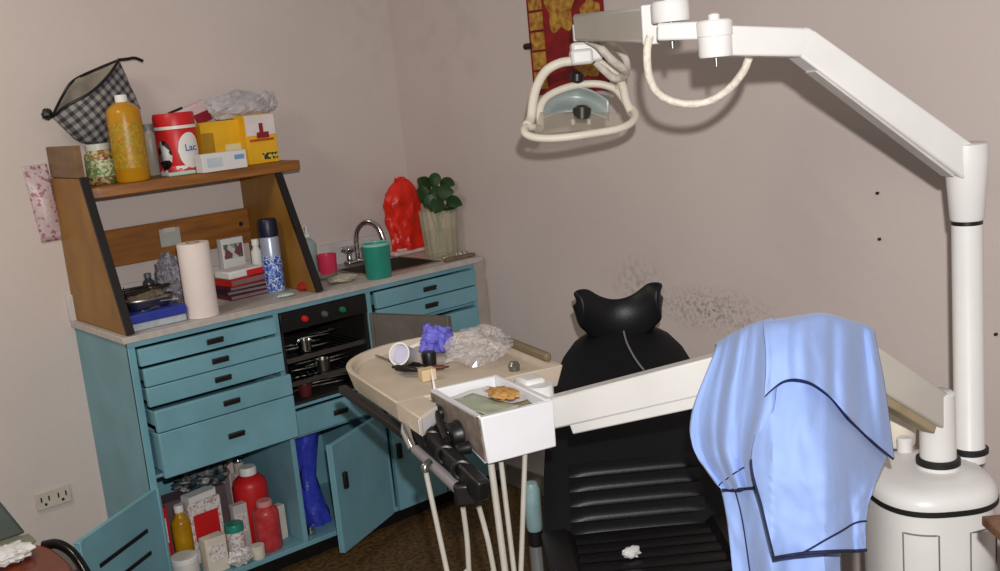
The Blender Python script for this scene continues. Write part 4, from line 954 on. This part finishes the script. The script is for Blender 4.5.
# tray: rounded bin behind the box
def stad(z, ins=0, n=10):
    a0_, a1_, b0_, b1_ = -.074+ins, .322-ins, .258+ins, .765-ins
    r1, r2 = .20, .12; pts = []
    def cor(ca, cb_, r, t0): return [TP(ca+r*math.cos(t0+i*math.pi/2/n), cb_+r*math.sin(t0+i*math.pi/2/n), z) for i in range(n+1)]
    pts += [TP(a0_, b0_, z)]
    pts += [TP(a1_, b0_, z)]
    pts += cor(a1_-r2, b1_-r2, r2, 0)
    pts += cor(a0_+r1, b1_-r1, r1, math.pi/2)
    return pts
tray_m = mat('cream_tray', (206, 190, 170), .55, var=.1, scale=14)
ty = MB()
o_, i_ = stad(.905), stad(.905, .012); ob, ib = stad(.855, .012), stad(.885, .014)
n_ = len(o_)
ty.add(o_+i_+ib+ob, [(k_, (k_+1) % n_, n_+(k_+1) % n_, n_+k_) for k_ in range(n_)]+[(n_+k_, n_+(k_+1) % n_, 2*n_+(k_+1) % n_, 2*n_+k_) for k_ in range(n_)]+[tuple(2*n_+k_ for k_ in range(n_))]+[(3*n_+k_, 3*n_+(k_+1) % n_, (k_+1) % n_, k_) for k_ in range(n_)]+[tuple(3*n_+k_ for k_ in range(n_))])
ty.build('instrument_tray', tray_m, un, bevel=.003)
# short wing of the tray beside the box, with its white end
MB().prism([TP(-.074, .125, .905), TP(-.012, .19, .905), TP(-.012, .262, .905), TP(-.074, .262, .905)], -Z*.04).build('tray_wing', tray_m, un, bevel=.003)
MB().prism([TP(-.080, .120, .902), TP(-.014, .182, .902), TP(-.014, .188, .902), TP(-.080, .126, .902)], -Z*.03).build('white_end_plate', white, un, bevel=.001)
MB().prism([TP(.300, .30, .906), TP(.318, .30, .906), TP(.318, .66, .906), TP(.300, .66, .906)], Z*.02).build('tray_back_lip', mat('brown_lip', (120, 104, 78), .5), un, bevel=.006)
MB().prism([TP(-.06, .14, .868), TP(.16, .03, .82), TP(.16, .24, .85), TP(-.06, .27, .868)], -Z*.012).build('tray_bracket', blackin, un, bevel=.003)
MB().lathe([(.03, 0), (.03, .08)], TP(.19, .125, .838), 24).build('tray_pivot', white, un)
MB().obox(TP(.188, .16, .915), ta_*.024, tb__*.03, Z*.012).build('pivot_cap', white, un, bevel=.008)
MB().beam(TP(-.098, .56, .872), TP(-.03, .0, .80), .02, .018).build('tray_shadow_bar', black, un, bevel=.003)  # black bar standing in for the dark shadow along the tray
# instrument holder with black cradles
ho = MB()
ho.beam(D(418, 428, 2.17), D(484, 492, 1.97), .028, .045)
ho.obox(D(466, 492, 2.02), rx*.022, hz*.02, Z*.022)
ho.build('instrument_holder', black, un, bevel=.006)
for (px, py, d_) in ((432, 440, 2.12), (446, 455, 2.07), (462, 470, 2.02)):
    MB().tube(arc(D(px, py, d_), .017, .3, 5.2, 14, rx, Z), .005, 8).build('holder_cradle', black, un)
# air syringe
MB().tube([D(405, 428, 2.16), D(409, 440, 2.14), D(415, 449, 2.12), D(457, 487, 2.02)], [.004, .007, .010, .012], 14).build('syringe_handle', mat('grey_handpiece', (122, 116, 118), .35), un)
MB().tube([D(403, 424, 2.165), D(406, 432, 2.15), D(414, 449, 2.12)], [.004, .0115, .0115], 12).build('syringe_tip', chrome, un)
MB().tube([D(437, 412, 2.16), D(441, 425, 2.13), D(447, 440, 2.08)], [.005, .009, .009], 12).build('handpiece', darkst, un)
# hoses to the floor
hs = [((425, 468, 2.06), (447, 571, 2.06)), ((463, 508, 2.03), (469, 571, 2.06)), ((479, 507, 2.03), (494, 571, 2.05)), ((491, 464, 2.05), (505, 571, 2.05)), ((501, 462, 2.06), (514, 571, 2.06)), ((525, 452, 2.08), (521, 571, 2.08))]
for i, (a_, b_) in enumerate(hs):
    P0, P1 = D(*a_), D(*b_); dn = (P1-P0)
    mid = P0.lerp(P1, .5)+rx*(.0 if i in (0, 3, 4, 5) else .002)
    P2 = P1+dn*.35; P2.z = max(.3, P2.z)
    P3 = V((P1.x+.06+.02*i, P1.y-.05, .13+.01*i)); P4 = P3.lerp(BC, .5)+Z*(.05-.0); P4.z = .10+.012*i; P5 = BC+(P3-BC).normalized()*.125; P5.z = .2+.03*i
    MB().tube(spl([P0, mid, P1, P2, P3, P4, P5], 8), .0052 if i != 3 else .0068, 10).build('hose', hosem, un)
MB().tube(spl([D(430, 462, 2.07), D(425, 466, 2.06), D(425, 472, 2.06)], 4), .008, 10).build('hose_fitting', steel, un)

# ---------------- things on the tray
IZ = .886
def TG(px, py, z=IZ): return G(px, py, z)
gm = crumple(TG(438, 352), .040, .036, .033, .34, 71, 44, 26, fr=2.6); g0 = TG(438, 352)
for (ax1, ay1, az1, ln_) in ((-.03, -.018, .012, .9), (-.012, -.034, .010, 1.0), (.012, -.034, .016, 1.0), (.03, -.01, .02, .9), (-.024, .02, .045, .8)):
    v_ = rx*ax1+hz*ay1; gm.tube(spl([g0+v_*.4+Z*.03, g0+v_*.9+Z*(az1+.022), g0+v_*1.25*ln_+Z*(az1+.008), g0+v_*1.5*ln_+Z*max(.009, az1-.004)], 4), [.009]*10+[.0085, .007, .004], 9)
one(gm, 'nitrile_glove', lilac, 'crumpled violet rubber glove on the cream tray', 'glove')
one(crumple(TG(485, 364)+tb__*.03, .082, .062, .04, .34, 81, 34, 18, fr=2.0), 'clear_bag', mat('clear_crumple', (236, 228, 228), .2, alpha=.34, bump=1, bscale=90, spec=1, var=.1, scale=50, coat=1), 'crumpled clear plastic bag right of the violet glove', 'bag', smooth=False)
p = TG(407, 367); dirr = (rx*.85-hz*.5).normalized()
cp = thing('paper_cup', 'white cup lying on its side on the cream tray', 'cup', p)
ax_ = (-rx*.35-hz*.75+Z*.35).normalized()
cq = p+Z*.028
MB().lathe([(.020, -.035), (.026, .03), (.028, .032), (.024, .032), (.018, -.03), (0, -.03)], cq, 24, axis=ax_).build('cup_body', tooth, cp)
MB().lathe([(0, .012), (.022, .012), (.022, .018), (0, .02)], cq, 20, axis=ax_).build('cup_liner', mat('pale_violet', (196, 190, 214), .6), cp)
one(MB().tube([G(407, 349, IZ+.010), G(427, 341, IZ+.030)], [.005, .006], 8), 'white_stick', tooth, 'white plastic stick between the white cup and violet glove', 'stick')
one(MB().lathe([(0, 0), (.016, 0), (.018, .03), (.016, .035), (0, .035)], TG(430, 366), 20), 'black_pot', black, 'small round black pot on the cream tray below glove', 'pot')
o, p, a, bb = carton('wooden_block', 'small beige block on the tray beside the black pot', mat('beige_block', (214, 190, 150), .6), 430, 381, IZ, .034, .03, .026, -.3)
for (xa, ya_, xb_, yb_, m_, lab, r_) in ((390, 364, 426, 369, darkst, 'long dark instrument lying between white cup and block', .006), (393, 371, 420, 375, darkst, 'dark metal holder in front of the white cup', .008), (373, 356, 398, 366, steel, 'slim steel probe at left end of the tray', .003), (400, 377, 424, 377, chrome, 'shiny short instrument in front of the dark holder', .005), (424, 372, 448, 370, mat('brown_handle', (90, 44, 30), .5), 'brown handled tool beside the black pot', .006)):
    probe(0, TG(xa, ya_)+Z*(r_+.002), TG(xb_, yb_)+Z*(r_+.002), lab, m_, r_, 'hand_instrument', None)
# in the box recess: papers, gauze, plastic strip
RZ = .896
def sheet(name, lab, cx_, cy_, w_, h_, rz, z, m_, cat, tilt=0):
    p = TP(cx_, cy_, z); a = ta_*math.cos(rz)+tb__*math.sin(rz); b_ = -ta_*math.sin(rz)+tb__*math.cos(rz)
    return one(MB().grid(lambda u, v: p+a*(u-.5)*w_+b_*(v-.5)*h_+Z*(.004+tilt*u+.003*pnoise(V((u*3+cx_*50, v*3, 2)))), 12, 12), name, m_, lab, cat, solid=.001, offs=1)
sheet('white_card', 'white card leaning in rear of the control box recess', .075, .19, .11, .08, .1, RZ, paper, 'card', .004)
sheet('green_film_strip', 'pale green film strip lying at left in the box recess', .052, .11, .075, .15, .25, RZ+.008, mat('green_film', (168, 176, 154), .3, var=.2), 'film')
sheet('kraft_sheet', 'dull brown paper at front of the control box recess', .085, .06, .11, .08, -.15, RZ+.001, mat('dull_paper', (158, 142, 116), .8), 'paper')
one(crumple(TP(.108, .125, RZ+.01), .026, .04, .010, .4, 91, 24, 14), 'amber_gauze', amber, 'orange brown gauze wad in the control box recess', 'gauze')
# tray corner clutter
one(MB().lathe([(.012, 0), (.014, .012), (.008, .02), (0, .02)], TP(.25, .36, IZ), 16), 'small_vial', steel, 'little steel cap at right rear of the cream tray', 'cap')

# ================================================================ BLUE SCRUBS
su = thing('blue_scrub_top', 'light blue scrub top with navy trim draped over the tray arm', 'garment', D(800, 440, 1.75))
def lerpu(cols, u):
    n = len(cols)-1; i = u*n; i0 = min(int(i), n-1); f = i-i0
    def g(j): return cols[max(0, min(n, j))]
    out = []
    for k_ in range(len(cols[0])):
        p0, p1, p2, p3 = (V(g(i0+j)[k_]) for j in (-1, 0, 1, 2))
        out.append(.5*((2*p1)+(p2-p0)*f+(2*p0-5*p1+4*p2-p3)*f*f+(3*p1-p0-3*p2+p3)*f**3))
    return out
def crow(rows, v):
    n = len(rows)-1; i = v*n; i0 = min(int(i), n-1); f = i-i0
    g = lambda j: rows[max(0, min(n, j))]
    p0, p1, p2, p3 = g(i0-1), g(i0), g(i0+1), g(i0+2)
    return .5*((2*p1)+(p2-p0)*f+(2*p0-5*p1+4*p2-p3)*f*f+(3*p1-p0-3*p2+p3)*f**3)
def dofs(px): return .0024*max(0, 772-px)+.0018*max(0, px-825)
def panel(cols, ds, folds, seed, back=True, bd=.17, ext=None):
    """cols: for each column the picture-plane outline points top to bottom; ds: distance per row"""
    def fn(u, v):
        pts = lerpu([[V((x, y, 0)) for x, y in c] for c in cols], u)
        rows = []
        if back:
            t = pts[0]; rows += [V((t.x+4, t.y+80, ds[0]+bd)), V((t.x+2, t.y+30, ds[0]+bd*.85)), V((t.x, t.y+3, ds[0]+bd*.5)), V((t.x, t.y, ds[0]+.05))]
        for p_, d_ in zip(pts, ds): rows.append(V((p_.x, p_.y+(6 if (back and p_ is pts[0]) else 0), d_)))
        q = crow(rows, v)
        vis = max(0, (v-.35)/.65) if back else v
        rip = 0
        for (fq, ph, am, sk) in folds: rip += am*math.sin((u*fq+ph+sk*v)*2*math.pi)
        d_ = q.z+dofs(q.x)+(ext(q.x, v) if ext else 0)-rip*(.35+.65*vis)-.010*pnoise(V((u*5+seed, v*4, seed)))-.004*pnoise(V((u*13+seed, v*9, seed)))
        return D(q.x, q.y, d_)
    return fn
S_ = [[(716, 346), (694, 408), (692, 445), (706, 468), (722, 490)], [(730, 337), (714, 408), (712, 445), (722, 470), (732, 490)], [(745, 330), (733, 405), (730, 445), (735, 470), (741, 489)], [(758, 325), (752, 402), (745, 445), (746, 468), (750, 488)], [(774, 321), (774, 398), (760, 445), (756, 468), (758, 487)]]
Dd = [[(764, 323), (766, 360), (764, 397)], [(784, 320), (783, 352), (784, 381)], [(804, 317), (803, 350), (806, 381)], [(824, 315), (826, 360), (828, 395)], [(846, 321), (850, 375), (852, 422)], [(863, 326), (870, 385), (874, 443)], [(874, 331), (884, 390), (893, 459)]]
Cc = [[(768, 392), (751, 455), (762, 508), (774, 558)], [(786, 378), (778, 455), (788, 508), (798, 554)], [(810, 378), (806, 455), (814, 508), (822, 552)], [(838, 398), (838, 460), (842, 508), (846, 551)], [(868, 430), (862, 475), (856, 512), (857, 551)], [(890, 452), (876, 482), (867, 514), (866, 550)]]
Bb = [[(716, 470), (726, 515), (733, 575), (740, 640)], [(745, 470), (755, 515), (762, 575), (768, 640)], [(780, 460), (790, 520), (800, 575), (806, 640)], [(830, 460), (838, 520), (842, 575), (842, 640)]]
Sf = panel(S_, [1.70, 1.645, 1.64, 1.655, 1.67], [(2.2, .1, .010, .25), (4.6, .3, .004, -.2)], 3)
Df = panel(Dd, [1.685, 1.64, 1.622], [(3.2, .0, .009, .3), (6.5, .2, .0035, .2)], 8, ext=lambda x, v: .0010*max(0, x-806)+.0065*min(1, max(0, x-812)/20)*math.sin((x-806)/86*2*math.pi*3.3+v*1.5))
Cf = panel(Cc, [1.66, 1.605, 1.60, 1.605], [(1.6, .35, .009, .15), (3.7, .1, .003, .1)], 12, back=False, ext=lambda x, v: .0012*max(0, x-806)*max(0, 1-v*1.4)**1.2)
Bf = panel(Bb, [1.70, 1.675, 1.665, 1.67], [(2.4, .2, .012, .1)], 17, back=False)
MB().grid(Bf, 34, 34).build('inner_layer', blue_sc, su, solid=.003)
MB().grid(Sf, 44, 60).build('left_sleeve', blue_sc, su, solid=.003)
MB().grid(Cf, 50, 50).build('front_panel', blue_sc, su, solid=.003)
MB().grid(Df, 56, 56).build('upper_fold', blue_sc, su, solid=.003)
tw = lambda pts: [p_+(CAM-p_).normalized()*.0055 for p_ in pts]
def hem(f, us, vs_, r_, nm='navy_hem'):
    MB().tube(tw([f(a_, b_) for a_, b_ in zip(us, vs_)]), r_, 8).build(nm, navy, su)
N = 30
lin_ = lambda a_, b_: [a_+(b_-a_)*i/N for i in range(N+1)]
hem(Sf, lin_(0, 1), [1]*(N+1), .0026)
hem(Df, lin_(.02, .62), [1]*(N+1), .0009); hem(Df, lin_(.62, .8), [1]*(N+1), .0013); hem(Df, lin_(.8, 1), [1]*(N+1), .0019)
hem(Cf, [0]*(N+1), lin_(.36, 1), .0018); hem(Cf, lin_(0, 1), [1]*(N+1), .0028)
hem(Cf, lin_(.22, 1), [1-.27*math.sin((i/N)*math.pi/2)**1.0 for i in range(N+1)], .0014, 'navy_seam')
hem(Sf, lin_(.02, .98), [.965-.10*math.sin(i/N*math.pi*.55) for i in range(N+1)], .0012, 'navy_seam')
hem(Bf, [.18+.05*i/N for i in range(N+1)], lin_(.1, .8), .0012, 'navy_seam')

# ================================================================ ARMCHAIR AT LOWER LEFT
ac = G(0, 570, .46)
sc2 = thing('side_chair', 'chair with glossy brown wooden seat and black tube at lower left', 'chair', (ac.x, ac.y, 0))
sz = .46
e1 = G(24, 528, sz); e2 = G(50, 540, sz); e3 = G(44, 566, sz)
vx = V((1, 0, 0)); vy = V((0, 1, 0))
cs = V((e2.x-.212, e2.y-.13, 0))
prof = [cs+vx*(.2*math.copysign(abs(math.cos(t))**.6, math.cos(t)))+vy*(.19*math.copysign(abs(math.sin(t))**.6, math.sin(t)))+Z*(sz-.03) for t in [i*2*math.pi/40 for i in range(40)]]
MB().prism(prof, Z*.03).build('seat', brownw, sc2, bevel=.008, seg=3)
MB().prism([cs+vy*.20+Z*(sz+.012)+vx*.175, cs+vy*.20+Z*(sz+.27)+vx*.06, cs+vy*.20+Z*(sz+.32)-vx*.10, cs+vy*.20+Z*(sz+.012)-vx*.19], vy*.03).build('backrest', greygreen, sc2, bevel=.008)
MB().obox(cs+vy*.17+Z*(sz+.006)-vx*.01, vx*.19, vy*.03, Z*.006).build('seat_ledge', mat('pale_green_vinyl', (128, 132, 112), .6), sc2, bevel=.003)
for s in (-1, 1):
    pts = spl([cs+vx*s*.19+vy*.12+Z*(sz-.005), cs+vx*s*.222+vy*.09+Z*(sz-.005), cs+vx*s*.245+vy*.03+Z*(sz-.04), cs+vx*s*.25-vy*.05+Z*(sz-.14), cs+vx*s*.25-vy*.1+Z*.0], 8)
    MB().tube(pts, .013, 12).build('leg', mat('black_gloss_tube', (26, 22, 22), .18, metal=.3), sc2)
    MB().tube([cs+vx*s*.17+vy*.19+Z*0, cs+vx*s*.17+vy*.2+Z*(sz-.01)], .012, 10).build('leg', mat('black_gloss_tube', (26, 22, 22), .18), sc2)
wp = G(8, 562, sz+.001)
one(crumple(wp, .06, .05, .02, .35, 101, 30, 16), 'paper_wad', paper, 'crumpled white paper on the brown chair seat', 'paper')
# wooden furniture edge at lower right
fr = G(1000, 540, .5)
pA = D(1024, 560, 1.5)
wf = thing('wooden_stand', 'brown wooden panel furniture at the lower right frame edge', 'furniture', (pA.x, pA.y, 0))
MB().obox(V((pA.x, pA.y, pA.z/2))+rx*.15+hz*.03, rx*.15, hz*.012, Z*(pA.z/2)).build('front_board', wood('dull_walnut', (120, 84, 58), (92, 60, 40), sc_=(3, 3, 20)), wf, bevel=.003)
MB().obox(V((pA.x, pA.y, pA.z+.008))+rx*.15+hz*.06, rx*.155, hz*.06, Z*.008).build('top_board', wood('dull_walnut', (120, 84, 58), (92, 60, 40)), wf, bevel=.003)
